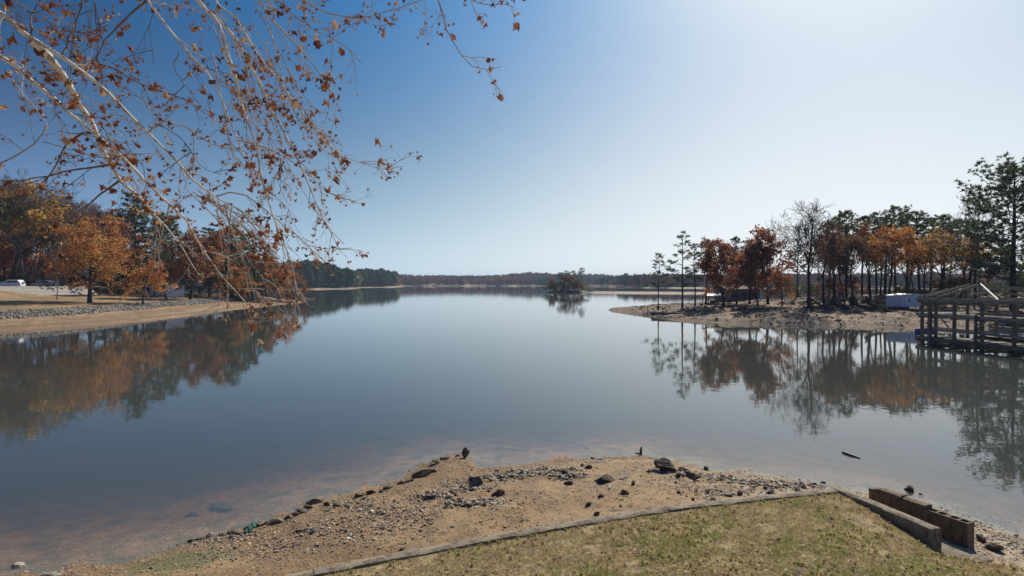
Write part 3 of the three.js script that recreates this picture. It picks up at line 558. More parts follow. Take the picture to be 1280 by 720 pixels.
{
  const R = rnd(901), s = [];
  for (let k = 0; k < 40000 && s.length < 2600; k++) { const x = lerp(-520, -140, R()), z = lerp(-1050, -470, R()), d = headPoly(x, z); if (d < 9 || (d > 60 && R() < 0.75)) continue; s.push([x, headH(x, z), z, R() < 0.78 ? 0 : R() < 0.5 ? 1 : 2]); }
  wood('headland_woods', 'dark green pine woods along the low headland', s, [PAL.evergreen, PAL.olive, PAL.brown], 17, 150, 911);
  const f = [];
  for (let k = 0; k < 60000 && f.length < 8500; k++) {
    const az = lerp(-0.42, 0.82, R()), e = az > 0.12 ? lerp(1120, 700, sstep(0.12, 0.22, az)) : 1150, r = e + 12 + 620 * Math.pow(R(), 1.5), x = Math.sin(az) * r, z = -Math.cos(az) * r, y = farH(x, z);
    if (y < 1.2 || z > -440 || z < -2590) continue; const n = fbm(x * 0.012, z * 0.012, 3, 921); f.push([x, y, z, n > 0.56 ? 1 : n > 0.48 ? 2 : R() < 0.5 ? 0 : 3]);
  }
  wood('far_shore_woods', 'hazy mixed autumn woods over the far shore hills', f, [PAL.evergreen, PAL.rust, PAL.brown, PAL.olive], 11.5, 90, 931);
}
// riprap stones along the left bank
function rockGeo(seed, detail = 2, rough = 0.22, cuts = 10) {
  const R = rnd(seed), g = new THREE.IcosahedronGeometry(0.5, detail), P = g.attributes.position, planes = [];
  for (let k = 0; k < cuts; k++) planes.push([V(gauss(R), gauss(R), gauss(R)).normalize(), 0.17 + 0.18 * R()]);
  const v = V();
  for (let k = 0; k < P.count; k++) {
    v.fromBufferAttribute(P, k); for (const [n, d] of planes) { const e = v.dot(n) - d; if (e > 0) v.addScaledVector(n, -e * 0.92); }
    const q = 1 + rough * (fbm(v.x * 5 + seed, v.y * 5 + v.z * 3.1, 3, seed) - 0.5) + rough * 0.4 * (fbm(v.z * 13, v.y * 13 + v.x * 9, 2, seed + 4) - 0.5); v.multiplyScalar(q); P.setXYZ(k, v.x, v.y, v.z);
  }
  g.computeVertexNormals(); return g;
}
const stoneShapes = [...Array(8).keys()].map((k) => rockGeo(700 + k * 13, 2)), pebbleShapes = [...Array(4).keys()].map((k) => rockGeo(820 + k * 13, 1, 0.3, 5));
const stoneMat = std({ map: rockTex, color: lin(1, 0.97, 0.92), bumpMap: rockTex, bumpScale: 0.02, roughness: 0.9 });
function scatter(name, label, geo, mat, spots) {
  const o = new THREE.InstancedMesh(geo, mat, spots.length), M = new THREE.Matrix4(), q = new THREE.Quaternion(), e = new THREE.Euler(), c = new THREE.Color(); o.name = numbered(name);
  spots.forEach(([x, y, z, sx, sy, sz, rx, ry, rz, col], k) => { q.setFromEuler(e.set(rx, ry, rz)); M.compose(V(x, y, z), q, V(sx, sy, sz)); o.setMatrixAt(k, M); o.setColorAt(k, c.setRGB(...col)); });
  o.castShadow = o.receiveShadow = true; scene.add(o); tag(o, label, null, null, 'stuff'); return o;
}
{
  const R = rnd(951), s = [];
  for (let k = 0; k < 200000 && s.length < 9000; k++) { const x = lerp(-84, -55, R()), z = lerp(-166, -58, R()), d = leftD(x, z); if (d < 9.2 + gauss(R) * 0.5 || d > 12.6 + gauss(R) * 0.4) continue; const q = 0.2 + 0.3 * R() * R(), g = 0.62 + 0.38 * R(); s.push([x, leftH(x, z) + q * 0.15, z, q * 1.2, q * 0.8, q, R() * 3, R() * 6, R() * 3, [g, g * 0.95, g * 0.88]]); }
  scatter('riprap_stones', 'band of pale riprap stones along the wooded bank', pebbleShapes[0], stoneMat, s);
}
{ // clods, brush and leaf litter thrown up on the eroded shore of the point
  const R = rnd(971), s = [];
  for (let k = 0; k < 60000 && s.length < 5200; k++) { const x = lerp(18, 92, R()), z = lerp(-125, -62, R()), d = rightD(x, z); if (d < 0.3 || d > 30) continue; if (R() > 0.25 + sstep(0.45, 0.65, fbm(x * 0.35, z * 0.35, 3, 977))) continue; const q = 0.12 + 0.5 * R() * R() * R(), c = R() < 0.7 ? [0.13 + 0.06 * R(), 0.09, 0.055] : [0.40, 0.31, 0.22]; s.push([x, rightH(x, z) + q * 0.12, z, q * (1 + 1.4 * R()), q * 0.7, q, gauss(R) * 0.4, R() * 6, gauss(R) * 0.4, c]); }
  scatter('shore_debris', 'dark clods and brushwood strewn over the eroded shore of the point', pebbleShapes[2], stoneMat, s);
}
// ---------------------------------------------------------------- low concrete wall, block wall, slab
const concrete = std({ map: concreteTex, color: lin(0.56, 0.48, 0.375), bumpMap: grainTex, bumpScale: 0.012, roughness: 0.95 });
const blockMat = std({ map: concreteTex, color: lin(0.42, 0.315, 0.225), bumpMap: grainTex, bumpScale: 0.008, roughness: 0.97 });
function slabBetween(a, b, thick, top, depth, seed, topB = top) {   // a cast piece of wall: worn arrises, slightly uneven faces; local x runs along it
  const L = Math.hypot(b[0] - a[0], b[1] - a[1]), nx = Math.max(6, Math.round(L / 0.09)), ny = 5, nz = 4, g = new THREE.BoxGeometry(L, depth, thick, nx, ny, nz), P = g.attributes.position, U = g.attributes.uv, N = g.attributes.normal;
  for (let k = 0; k < P.count; k++) {
    let x = P.getX(k), y = P.getY(k), z = P.getZ(k); const n = fbm(x * 3 + seed * 7, z * 9 + y * 5, 3, seed) - 0.5, sag = 0.035 * (fbm(x * 0.7 + seed * 3, seed, 2, 77) - 0.5), edge = Math.abs(z) > thick * 0.45 && y > depth * 0.45 ? 1 : 0;
    if (Math.abs(N.getX(k)) > 0.5) U.setXY(k, z * 0.8, y * 0.8); else if (Math.abs(N.getY(k)) > 0.5) U.setXY(k, (x + seed) * 0.8, z * 0.8); else U.setXY(k, (x + seed) * 0.8, y * 0.8 + 0.4);
    y += (edge ? -0.012 - 0.09 * Math.max(0, n) : (y > 0 ? 0.02 * n : 0)) + sag; z += (z > 0 ? 1 : -1) * (0.03 * n - edge * 0.010);
    P.setXYZ(k, x, y - depth / 2 + (y > 0 ? (topB - top) * (x / L + 0.5) : 0), z);
  }
  g.computeVertexNormals(); return { g, L, at: [(a[0] + b[0]) / 2, top, (a[1] + b[1]) / 2], turn: -Math.atan2(b[1] - a[1], b[0] - a[0]) };
}
{
  const t = thing('retaining_wall', 'low concrete retaining wall edging the lawn above the beach', 'wall');
  const piece = (a, b, top, seed, topB) => { const q = slabBetween(a, b, 0.25, top, 0.75, seed, topB), o = mesh('wall_section', q.g, concrete, t); o.position.set(...q.at); o.rotation.y = q.turn; };
  const len = [0]; for (let k = 1; k < wallLine.length; k++) len.push(len[k - 1] + Math.hypot(wallLine[k][0] - wallLine[k - 1][0], wallLine[k][1] - wallLine[k - 1][1]));
  const at = (s) => { let k = 1; while (k < len.length - 1 && len[k] < s) k++; const f = clamp((s - len[k - 1]) / (len[k] - len[k - 1]), 0, 1); return [lerp(wallLine[k - 1][0], wallLine[k][0], f), lerp(wallLine[k - 1][1], wallLine[k][1], f)]; };
  const total = len[len.length - 1], cuts = [0, 3.1, 5.0, 7.3, 9.6, 11.3, 13.9, 16.4, 18.6, total - 0.12];
  for (let k = 0; k + 1 < cuts.length; k++) { if (cuts[k] + 0.1 >= total) break; piece(at(cuts[k] + 0.006), at(Math.min(cuts[k + 1], total - 0.12) - 0.006), 0.95 + 0.006 * ((k * 7) % 3 - 1), k + 2); }
  const c = wallLine[wallLine.length - 1]; piece([c[0] - 0.03, c[1] - 0.11], armEnd, 0.957, 23, 0.945);
}
{
  const A = V(8.02, 0, -13.12), B = V(8.86, 0, -11.12), dir = B.clone().sub(A).normalize(), turn = -Math.atan2(dir.z, dir.x), t = thing('block_wall', 'short brown wall of hollow concrete blocks beside the lawn corner', 'wall', [A.x, 0, A.z], turn);
  const hollow = (L, h) => { const s = new THREE.Shape(); s.moveTo(0, -0.1); s.lineTo(L, -0.1); s.lineTo(L, 0.1); s.lineTo(0, 0.1); s.closePath(); const nCore = L > 0.3 ? 2 : 1, cw = (L - 0.035 * (nCore + 1)) / nCore; for (let k = 0; k < nCore; k++) { const x = 0.035 + k * (cw + 0.035), p = new THREE.Path(); p.moveTo(x, -0.066); p.lineTo(x + cw, -0.066); p.lineTo(x + cw, 0.066); p.lineTo(x, 0.066); p.closePath(); s.holes.push(p); } const g = new THREE.ExtrudeGeometry(s, { depth: h, bevelEnabled: true, bevelSize: 0.004, bevelThickness: 0.004, bevelSegments: 1 }); g.rotateX(-Math.PI / 2); return g; };
  const full = hollow(0.39, 0.19), half = hollow(0.19, 0.19);
  for (let c = 0; c < 3; c++) { const y = 0.31 + c * 0.2 + 0.004; let x = 0; if (c % 2) { const o = mesh('concrete_block', half, blockMat, t); o.position.set(0.004, y, 0); x = 0.2; } while (x + 0.39 < 2.19) { const o = mesh('concrete_block', full, blockMat, t); o.position.set(x + 0.004, y, (((x * 37 + c * 11) % 1) - 0.5) * 0.006); x += 0.4; } if (x + 0.19 < 2.19) { const o = mesh('concrete_block', half, blockMat, t); o.position.set(x + 0.004, y, 0); } }
  const cap = (x0, x1, h, slope, seed) => { const L = x1 - x0, g = new THREE.BoxGeometry(L, h, 0.225, Math.round(L / 0.06), 3, 4), P = g.attributes.position, U = g.attributes.uv; for (let k = 0; k < P.count; k++) { const x = P.getX(k), y = P.getY(k), z = P.getZ(k), n = fbm(x * 6 + seed, z * 8 + y * 9, 3, seed) - 0.5, e = Math.abs(z) > 0.1 && y > 0 ? 0.016 : 0; P.setXYZ(k, x, y + h / 2 + (y > 0 ? n * 0.02 - e - slope * Math.max(0, -x / L - 0.18) * 2 * h : 0), z + n * 0.012); U.setXY(k, x + seed, z + y); } g.computeVertexNormals(); const o = mesh('cap_stone', g, blockMat, t); o.position.set((x0 + x1) / 2, 0.912, 0); };
  cap(0.0, 0.72, 0.10, 1, 31); cap(0.728, 1.22, 0.075, 0, 37);
  // steps' landing between the two walls
  const q = slabBetween([8.42, -10.55], [7.72, -12.72], 0.62, 0.505, 0.3, 41, 0.56), s = mesh('concrete_landing', q.g, concrete); s.position.set(...q.at); s.rotation.y = q.turn; tag(s, 'worn concrete landing between the low wall and the block wall', 'slab');
}
// ---------------------------------------------------------------- stones on the beach
const stoneMats = { dark: std({ map: rockTex, color: lin(0.22, 0.165, 0.12), bumpMap: rockTex, bumpScale: 0.03 }), tan: std({ map: rockTex, color: lin(0.50, 0.40, 0.27), bumpMap: rockTex, bumpScale: 0.03 }), grey: std({ map: rockTex, color: lin(0.34, 0.31, 0.27), bumpMap: rockTex, bumpScale: 0.03 }), pale: std({ map: rockTex, color: lin(0.75, 0.68, 0.58), bumpMap: rockTex, bumpScale: 0.02 }), brown: std({ map: rockTex, color: lin(0.24, 0.165, 0.105), bumpMap: rockTex, bumpScale: 0.04 }) };
function rock(px, py, w, h, mat, label, group, o = {}) {
  const p = ground(px, py), d = -p.z, W = w / F * d, Hh = h / F * d, k = Math.round(px * 7 + py * 3), R = rnd(k);
  const g = o.fine ? rockGeo(k, 3, 0.34, 13) : stoneShapes[k % 8], r = mesh('rock', g, stoneMats[mat]); tag(r, label, 'rock', group);
  r.scale.set(W * 1.12, Math.max(Hh * 1.15, 0.05), W * (o.deep ?? 0.85)); r.rotation.set(o.rx ?? gauss(R) * 0.25, o.ry ?? R() * 6.28, o.rz ?? gauss(R) * 0.25); r.position.set(p.x, o.under ? -o.under - r.scale.y * 0.5 : p.y + r.scale.y * (o.sink ?? 0.14), p.z); return r;
}
// the named ones
rock(525, 597, 32, 14, 'tan', 'tan layered slab of rock at the tip of the beach', null, { fine: 1, ry: 0.5, deep: 0.7 });
rock(543, 591, 14, 10, 'tan', 'small tan rock leaning on the layered slab', null, { ry: 1 });
rock(545, 580, 18, 8, 'tan', 'tan rock ledge between the layered slab and the upright stone', null, { ry: 0.7, fine: 1 });
rock(556, 575, 18, 8, 'tan', 'narrow tan rock ledge pointing at the upright stone', null, { ry: 0.7, fine: 1 });
rock(571, 571, 7, 6, 'tan', 'fist sized tan stone beside the upright stone');
rock(582, 573, 10, 15, 'brown', 'upright brown stone standing in the shallows', null, { sink: 0.3, deep: 0.8, rx: 0, rz: 0.1 });
rock(594, 610, 20, 20, 'grey', 'pointed grey rock like a small pyramid on the sand', null, { fine: 1, sink: 0.15, rz: 0.5 });
rock(588, 614, 11, 7, 'dark', 'dark stone at the foot of the pointed grey rock');
rock(622, 620, 18, 13, 'dark', 'dark square cornered rock next to the pointed grey rock', null, { fine: 1 });
rock(757, 601, 34, 14, 'brown', 'dark hollowed slab of mud rimmed with a pale crust', null, { fine: 1, rz: -0.15, ry: 0.2, rx: 0.35, sink: 0.1, deep: 0.6 });
rock(832, 589, 34, 22, 'brown', 'largest dark brown boulder at the edge of the beach', null, { fine: 1, sink: 0.25, ry: 0.3, rx: 0, rz: 0.15 });
rock(852, 590, 15, 12, 'dark', 'dark boulder touching the largest brown boulder', null, { fine: 1 });
rock(868, 598, 34, 12, 'brown', 'low brown rock ledge beside the largest boulder', null, { fine: 1, deep: 0.8 });
rock(812, 590, 9, 6, 'dark', 'small dark stone in front of the largest brown boulder');
rock(812, 640, 18, 8, 'dark', 'flat dark block lying against the low concrete wall', null, { fine: 1, rx: 0, rz: 0, ry: 0.3 });
rock(1139, 615, 15, 13, 'brown', 'brown rock standing in the water behind the block wall', null, { fine: 1, sink: 0.35 });
rock(1152, 619, 9, 7, 'dark', 'dark stone in the water beside the brown rock behind the block wall');
rock(1243, 688, 26, 14, 'dark', 'rounded dark rock beyond the end of the block wall', null, { fine: 1, sink: 0.2 });
rock(1227, 678, 12, 12, 'dark', 'dark rock tucked against the end of the block wall', null, { sink: 0.3 });
rock(396, 629, 30, 13, 'tan', 'tan rounded rock at the water beyond the rock ledges', null, { fine: 1, ry: 0.2 });
rock(20, 709, 24, 11, 'pale', 'pale rounded rock half under water by the shore', null, { fine: 1, ry: 0.2 });
rock(58, 721, 30, 8, 'pale', 'flat pale rock at the waterline', null, { fine: 1, ry: 0.1 });
rock(260, 672, 14, 8, 'pale', 'small pale rock lying in the shallows near the green rag', null, { ry: 0.4 });
rock(391, 668, 18, 9, 'grey', 'grey rock with a flat pale top on the sand beside the rock ledges', null, { fine: 1 });
rock(372, 667, 13, 8, 'dark', 'dark stone beside the flat topped grey rock');
rock(346, 655, 34, 9, 'tan', 'long tan rock ledge next to the green rag', null, { fine: 1, ry: 0.55, deep: 0.35 });
rock(322, 659, 26, 9, 'tan', 'tan rock ledge that the green rag lies over', null, { fine: 1, ry: 0.6, deep: 0.4 });
rock(297, 668, 20, 9, 'tan', 'crumbling tan rock at the end of the ledges', null, { fine: 1, ry: 0.5, deep: 0.5 });
rock(277, 628, 44, 14, 'brown', 'large brown boulder lying under the shallow water', null, { fine: 1, under: 0.01, deep: 0.6 });
rock(240, 638, 30, 10, 'brown', 'smaller brown boulder under the shallow water', null, { fine: 1, under: 0.04, deep: 0.6 });
{ // the chain of ledge rocks along the water
  const R = rnd(1188); [[236, 680], [248, 677], [276, 671], [286, 669], [308, 664], [332, 656], [360, 648], [368, 645], [378, 640], [386, 637], [406, 634], [418, 634], [446, 622], [462, 617], [484, 612], [500, 606], [512, 603]].forEach(([x, y], k) => rock(x, y, 11 + 9 * R(), 5 + 4 * R(), ['tan', 'brown', 'grey'][k % 3], 'low rock in the broken chain along the edge of the water', 'chain of rocks along the water', { fine: 1, ry: 0.5 + gauss(R) * 0.3, deep: 0.5 }));
}
{ // stones that only their place tells apart
  const list = { dark: [[752, 622, 12, 10], [781, 619, 13, 9], [736, 631, 11, 7], [746, 644, 12, 8], [792, 606, 8, 11], [892, 629, 12, 9], [926, 619, 11, 8], [999, 615, 12, 6], [978, 604, 6, 6], [574, 632, 12, 11], [566, 628, 9, 8], [582, 634, 9, 7], [606, 632, 10, 7], [613, 627, 9, 7], [598, 626, 8, 6], [544, 621, 12, 8], [536, 623, 9, 6], [707, 592, 10, 8], [716, 596, 9, 8], [700, 598, 9, 7], [736, 587, 10, 7], [711, 605, 10, 6], [690, 590, 9, 7], [676, 594, 9, 6], [883, 588, 7, 7], [900, 601, 7, 6], [912, 605, 7, 5], [848, 596, 8, 6], [845, 604, 6, 4], [849, 617, 7, 6], [867, 626, 7, 5], [776, 634, 6, 5], [785, 645, 6, 4], [501, 689, 9, 7], [421, 658, 7, 5], [798, 568, 7, 4]],
    grey: [[912, 621, 14, 8], [965, 619, 18, 9], [480, 662, 8, 5], [640, 597, 10, 7], [652, 592, 9, 6], [661, 596, 9, 6], [628, 601, 9, 6], [560, 624, 9, 6], [620, 630, 8, 5], [885, 616, 8, 5], [958, 611, 8, 5], [1018, 606, 7, 4], [1000, 601, 6, 4], [433, 634, 9, 5], [410, 640, 8, 5], [454, 625, 9, 5], [476, 616, 8, 5]],
    pale: [[741, 574, 7, 5], [751, 575, 9, 5], [777, 600, 8, 4], [784, 598, 8, 4], [890, 604, 7, 4], [548, 689, 6, 4], [530, 672, 6, 4], [565, 660, 6, 4], [415, 690, 6, 4], [350, 700, 7, 4], [300, 690, 6, 4], [1010, 608, 7, 4], [1030, 605, 7, 4]] };
  for (const [m, text] of [['dark', 'small dark angular stone lying on the open sand of the beach'], ['grey', 'small grey stone lying among pebbles on the beach'], ['pale', 'small pale stone catching the sun on the beach']]) for (const [x, y, w, h] of list[m]) rock(x, y, w, h, m, text, `${m} stones scattered on the beach`);
}
{ // pebbles and gravel
  const R = rnd(1201), S = [[], [], [], []], heaps = [[655, 592, 1.1, 0.5], [690, 589, 0.9, 0.45], [625, 598, 0.9, 0.4], [708, 596, 0.4, 0.35], [574, 630, 0.35, 0.3], [607, 629, 0.4, 0.25], [545, 620, 0.45, 0.2], [590, 612, 0.5, 0.3], [880, 596, 0.8, 0.5], [920, 600, 0.9, 0.4], [960, 607, 0.9, 0.4], [845, 590, 0.6, 0.4], [900, 618, 0.8, 0.4], [440, 632, 0.8, 0.4], [500, 640, 1.0, 0.9], [470, 660, 1.0, 1.0], [400, 660, 1.2, 0.8], [330, 690, 1.2, 0.6], [1000, 608, 1.2, 0.5], [1220, 650, 1.6, 0.8], [1260, 680, 1.0, 0.8], [300, 672, 0.6, 0.3], [270, 675, 0.6, 0.3], [570, 605, 0.6, 0.4]].map(([px, py, sx, sz]) => [ground(px, py), sx, sz]);
  const add = (x, z, q, tone) => {
    const h = groundH(x, z); if (lawnPoly(x, z) > -0.16 || h < -0.5) return; const a = 0.6 + 0.8 * R(), c = tone < 0.40 ? [0.21 * a, 0.155 * a, 0.105 * a] : tone < 0.9 ? [0.34 * a, 0.265 * a, 0.18 * a] : [0.60, 0.53, 0.43];
    S[Math.floor(R() * 4)].push([x, h + q * 0.14, z, q * (0.9 + 0.5 * R()), q * (0.5 + 0.4 * R()), q * (0.7 + 0.5 * R()), gauss(R) * 0.4, R() * 6.28, gauss(R) * 0.4, c]);
  };
  for (const [p, sx, sz] of heaps) for (let k = 0; k < 260 * Math.sqrt(sx * sz / 0.3); k++) add(p.x + gauss(R) * sx, p.z + gauss(R) * sz, 0.022 + 0.085 * R() * R() * R() + 0.02 * R(), R());
  for (const [p, sx, sz] of heaps.slice(0, 12)) for (let k = 0; k < 55; k++) add(p.x + gauss(R) * sx * 0.9, p.z + gauss(R) * sz * 0.8, 0.06 + 0.09 * R(), R() * 0.62);
  for (let k = 0; k < 130000; k++) { const x = lerp(-11, 14, R()), z = lerp(-20, -6, R()), d = nearD(x, z); if (d < -2.5) continue; const dens = Math.exp(-(((d - 0.25) / 0.6) ** 2)) * 0.75 + 0.22 * sstep(0.45, 0.62, fbm(x * 0.9, z * 0.9, 3, 1207)) + 0.07 + (x > 8 ? 0.25 : 0) + (x < -3 ? 0.16 : 0); if (R() > dens) continue; add(x, z, 0.012 + 0.035 * R() * R(), x > 8 ? 0.55 + 0.45 * R() : R()); }
  S.forEach((s, k) => scatter('beach_pebbles', ['dark and tan', 'grey and tan', 'rough brown', 'pale and brown'][k] + ' pebbles scattered over the beach', pebbleShapes[k], std({ roughness: 0.75 }), s));
}
{ // clods of dry soil
  const R = rnd(1251), s = []; for (let k = 0; k < 90000 && s.length < 9000; k++) { const x = lerp(-10, 12, R()), z = lerp(-19, -7, R()), d = nearD(x, z); if (d < 0.05 || lawnPoly(x, z) > -0.16) continue; if (R() > 0.12 + sstep(0.46, 0.66, fbm(x * 0.8 + 7, z * 0.8, 3, 1257))) continue; const q = 0.015 + 0.06 * R() * R() * R(), a = 0.65 + 0.55 * R(), c = x > 5 ? [0.50 * a, 0.42 * a, 0.31 * a] : [0.38 * a, 0.26 * a, 0.15 * a]; s.push([x, groundH(x, z) + q * 0.08, z, q * (1 + R()), q * 0.6, q * (0.8 + 0.6 * R()), gauss(R) * 0.3, R() * 6.28, gauss(R) * 0.3, c]); }
  scatter('soil_clods', 'crumbled clods of tan soil over the beach', pebbleShapes[3], std({ roughness: 1 }), s);
}
// ---------------------------------------------------------------- driftwood, rag, post
const driftMat = std({ map: woodTex, color: lin(0.42, 0.35, 0.27), bumpMap: woodTex, bumpScale: 0.01 }), wetWood = std({ map: woodTex, color: lin(0.10, 0.075, 0.05), roughness: 0.6 });
function stick(name, label, pts, r, mat, twigs = [], cat = 'driftwood') {
  const m = new MB(), n = pts.length; m.tube(pts, pts.map((_, k) => r * (1 - 0.6 * k / (n - 1))), 7); const o = m.build(name, mat); tag(o, label, cat);
  for (const [a, b, rr] of twigs) { const q = new MB(); q.tube([a, a.clone().lerp(b, 0.5).add(V(0, 0.02, 0)), b], [rr, rr * 0.8, rr * 0.4], 5); q.build('twig', mat, o); } return o;
}
const wp = (px, py, y) => onPlane(px, py, y);
stick('driftwood_stick', 'dark stick floating on the open water off the beach', [wp(1055, 566, 0.015), wp(1064, 569, 0.03), wp(1076, 573, 0.012)], 0.05, wetWood, [[wp(1060, 567, 0.02), wp(1057, 563, 0.05), 0.015]]);
stick('wooden_stake', 'short dark stake standing in the shallows', [V(...ground(801, 569).toArray()).add(V(0, -0.1, 0)), V(...ground(801, 569).toArray()).add(V(0.01, 0.16, 0)), V(...ground(801, 569).toArray()).add(V(0.03, 0.27, 0.02))], 0.055, wetWood, [], 'stake');
stick('sunken_branch', 'sunken forked branch just under the surface off the beach', [wp(735, 561, -0.03), wp(724, 557, -0.04), wp(708, 552, -0.06), wp(700, 546, -0.09)], 0.03, wetWood, [[wp(724, 557, -0.04), wp(716, 560, -0.02), 0.015], [wp(715, 554, -0.05), wp(735, 552, -0.03), 0.015], [wp(730, 559, -0.035), wp(712, 548, -0.05), 0.012]]);
stick('sunken_branch', 'dark sunken brushwood in the shallows beyond the upright stone', [wp(580, 545, -0.09), wp(592, 548, -0.06), wp(603, 551, -0.10)], 0.045, wetWood, [[wp(590, 547, -0.06), wp(600, 541, -0.05), 0.02], [wp(590, 547, -0.06), wp(583, 541, -0.06), 0.02], [wp(596, 549, -0.07), wp(606, 546, -0.05), 0.015]]);
stick('driftwood_branch', 'bleached driftwood branch lying on the stone strip', [ground(682, 594).add(V(0, 0.05, 0)), ground(692, 589).add(V(0, 0.08, 0)), ground(700, 586).add(V(0, 0.05, 0))], 0.018, stoneMats.pale);
stick('driftwood_branch', 'bleached stick pointing at the hollowed mud slab', [ground(762, 612).add(V(0, 0.02, 0)), ground(767, 605).add(V(0, 0.04, 0))], 0.022, stoneMats.pale);
stick('driftwood_branch', 'thin bleached stick beside the square cornered rock', [ground(615, 637).add(V(0, 0.03, 0)), ground(628, 627).add(V(0, 0.07, 0))], 0.016, stoneMats.pale);
{ // rag
  const a = ground(309, 668), b = ground(322, 660), m = new MB(), n = 10, k = 5, P = []; const d = b.clone().sub(a), s = V(-d.z, 0, d.x).normalize().multiplyScalar(0.085);
  for (let i = 0; i <= n; i++) for (let j = 0; j <= k; j++) { const f = i / n, g = j / k - 0.5, p = a.clone().addScaledVector(d, f).addScaledVector(s, g * (1.4 + 0.8 * Math.sin(f * 5))); p.y = Math.max(groundH(p.x, p.z), a.y) + 0.03 + 0.07 * Math.sin(f * Math.PI) + 0.02 * Math.sin(f * 19 + j * 2.1); P.push(p); }
  for (let i = 0; i < n; i++) for (let j = 0; j < k; j++) { const q = i * (k + 1) + j; m.quad(P[q], P[q + 1], P[q + k + 2], P[q + k + 1]); }
  tag(m.build('rag', std({ color: lin(0.04, 0.12, 0.085), roughness: 0.9, side: THREE.DoubleSide })), 'crumpled green rag caught on the rock ledges', 'rag');
}
// ---------------------------------------------------------------- lawn: grass and fallen leaves
{
  const R = rnd(1301), blades = (seed) => { const r = rnd(seed), m = new MB(); for (let k = 0; k < 7; k++) { const a = r() * 6.28, l = 0.6 + 0.6 * r(), x = gauss(r) * 0.45, z = gauss(r) * 0.45, dx = Math.cos(a) * 0.45 * l, dz = Math.sin(a) * 0.45 * l, w = 0.07; m.col = [0.8 + 0.4 * r(), 0.8 + 0.4 * r(), 0.8 + 0.4 * r()]; const p = V(x - w * Math.sin(a), -0.1, z + w * Math.cos(a)), q = V(x + w * Math.sin(a), -0.1, z - w * Math.cos(a)), t = V(x + dx, l, z + dz); m.tri(p, q, t); } return m.geometry(); };
  const mat = leafy({ transmission: 0.5, roughness: 0.9 }), cols = [[0.66, 0.50, 0.27], [0.54, 0.41, 0.21], [0.46, 0.42, 0.16], [0.37, 0.37, 0.125], [0.74, 0.62, 0.41], [0.48, 0.32, 0.18]];
  const sets = [[], [], []];
  for (let k = 0; k < 260000 && sets[0].length + sets[1].length + sets[2].length < 130000; k++) {
    const z = -13.2 + 8.2 * R(), x = lerp(-6, 13, R()); if (Math.abs(x) > -z * 0.95 + 0.6) continue; const l = lawnPoly(x, z); if (l < 0.10 + 0.07 * R() || !isLawn(x, z)) continue; if (z > -8.0) continue;
    const y = groundH(x, z), g = 0.5 * fbm(x * 0.8, z * 0.8, 3, 1307) + 0.5 * fbm(x * 3.3, z * 3.3, 2, 1309) + 0.30 * (R() - 0.5) - 0.10 * sstep(1.2, 0.2, l), b = fbm(x * 2.1 + 50, z * 2.1, 3, 1311); if (b > 0.66 && R() < 0.7) continue;
    const c = g > 0.60 ? cols[2 + (R() < 0.5 ? 1 : 0)] : cols[[0, 1, 4, 5, 0][Math.floor(R() * 5)]], s = 0.026 + 0.02 * R() + (g > 0.6 ? 0.008 : 0) + (R() < 0.02 ? 0.03 : 0); const v = 0.55 + 0.65 * R();
    sets[k % 3].push([x, y, z, s, s * (0.45 + 0.45 * R()), s, 0, R() * 6.28, 0, c.map((q) => q * v)]);
  }
  sets.forEach((s, k) => scatter('lawn_grass', ['short straw coloured', 'thin dry green', 'patchy autumn'][k] + ' grass of the lawn', blades(1320 + k), mat, s));
}
{ // ragged longer tufts and weeds, thickest along the wall
  const R = rnd(1351), m = new MB(); for (let k = 0; k < 16; k++) { const a = R() * 6.28, l = 0.5 + 0.7 * R(), w = 0.045, x = gauss(R) * 0.16, z = gauss(R) * 0.16, lean = 0.35 + 0.6 * R(); m.col = [0.8 + 0.4 * R(), 0.8 + 0.4 * R(), 0.8 + 0.3 * R()]; const p = V(x - w * Math.sin(a), -0.05, z + w * Math.cos(a)), q = V(x + w * Math.sin(a), -0.05, z - w * Math.cos(a)), b = V(x + Math.cos(a) * lean * l * 0.4, l * 0.75, z + Math.sin(a) * lean * l * 0.4), t = V(x + Math.cos(a) * lean * l, l * 0.9, z + Math.sin(a) * lean * l); m.tri(p, q, b); m.tri(b, q, t); }
  const s = []; for (let k = 0; k < 60000 && s.length < 1500; k++) { const z = -13.2 + 5.4 * R(), x = lerp(-6, 13, R()), l = lawnPoly(x, z); if (l < 0.13 || !isLawn(x, z) || z > -8) continue; if (R() > (l < 0.30 ? 0.10 : 0.12 * sstep(0.5, 0.62, fbm(x * 1.7, z * 1.7, 3, 1353)))) continue; const h = 0.035 + 0.045 * R() * R(), c = R() < 0.55 ? [0.62, 0.48, 0.26] : [0.40, 0.38, 0.14]; s.push([x, groundH(x, z), z, h, h, h, 0, R() * 6.28, 0, c]); }
  scatter('grass_tufts', 'ragged longer grass tufts along the low wall and over the lawn', m.geometry(), leafy({ transmission: 0.5, roughness: 0.9 }), s);
}
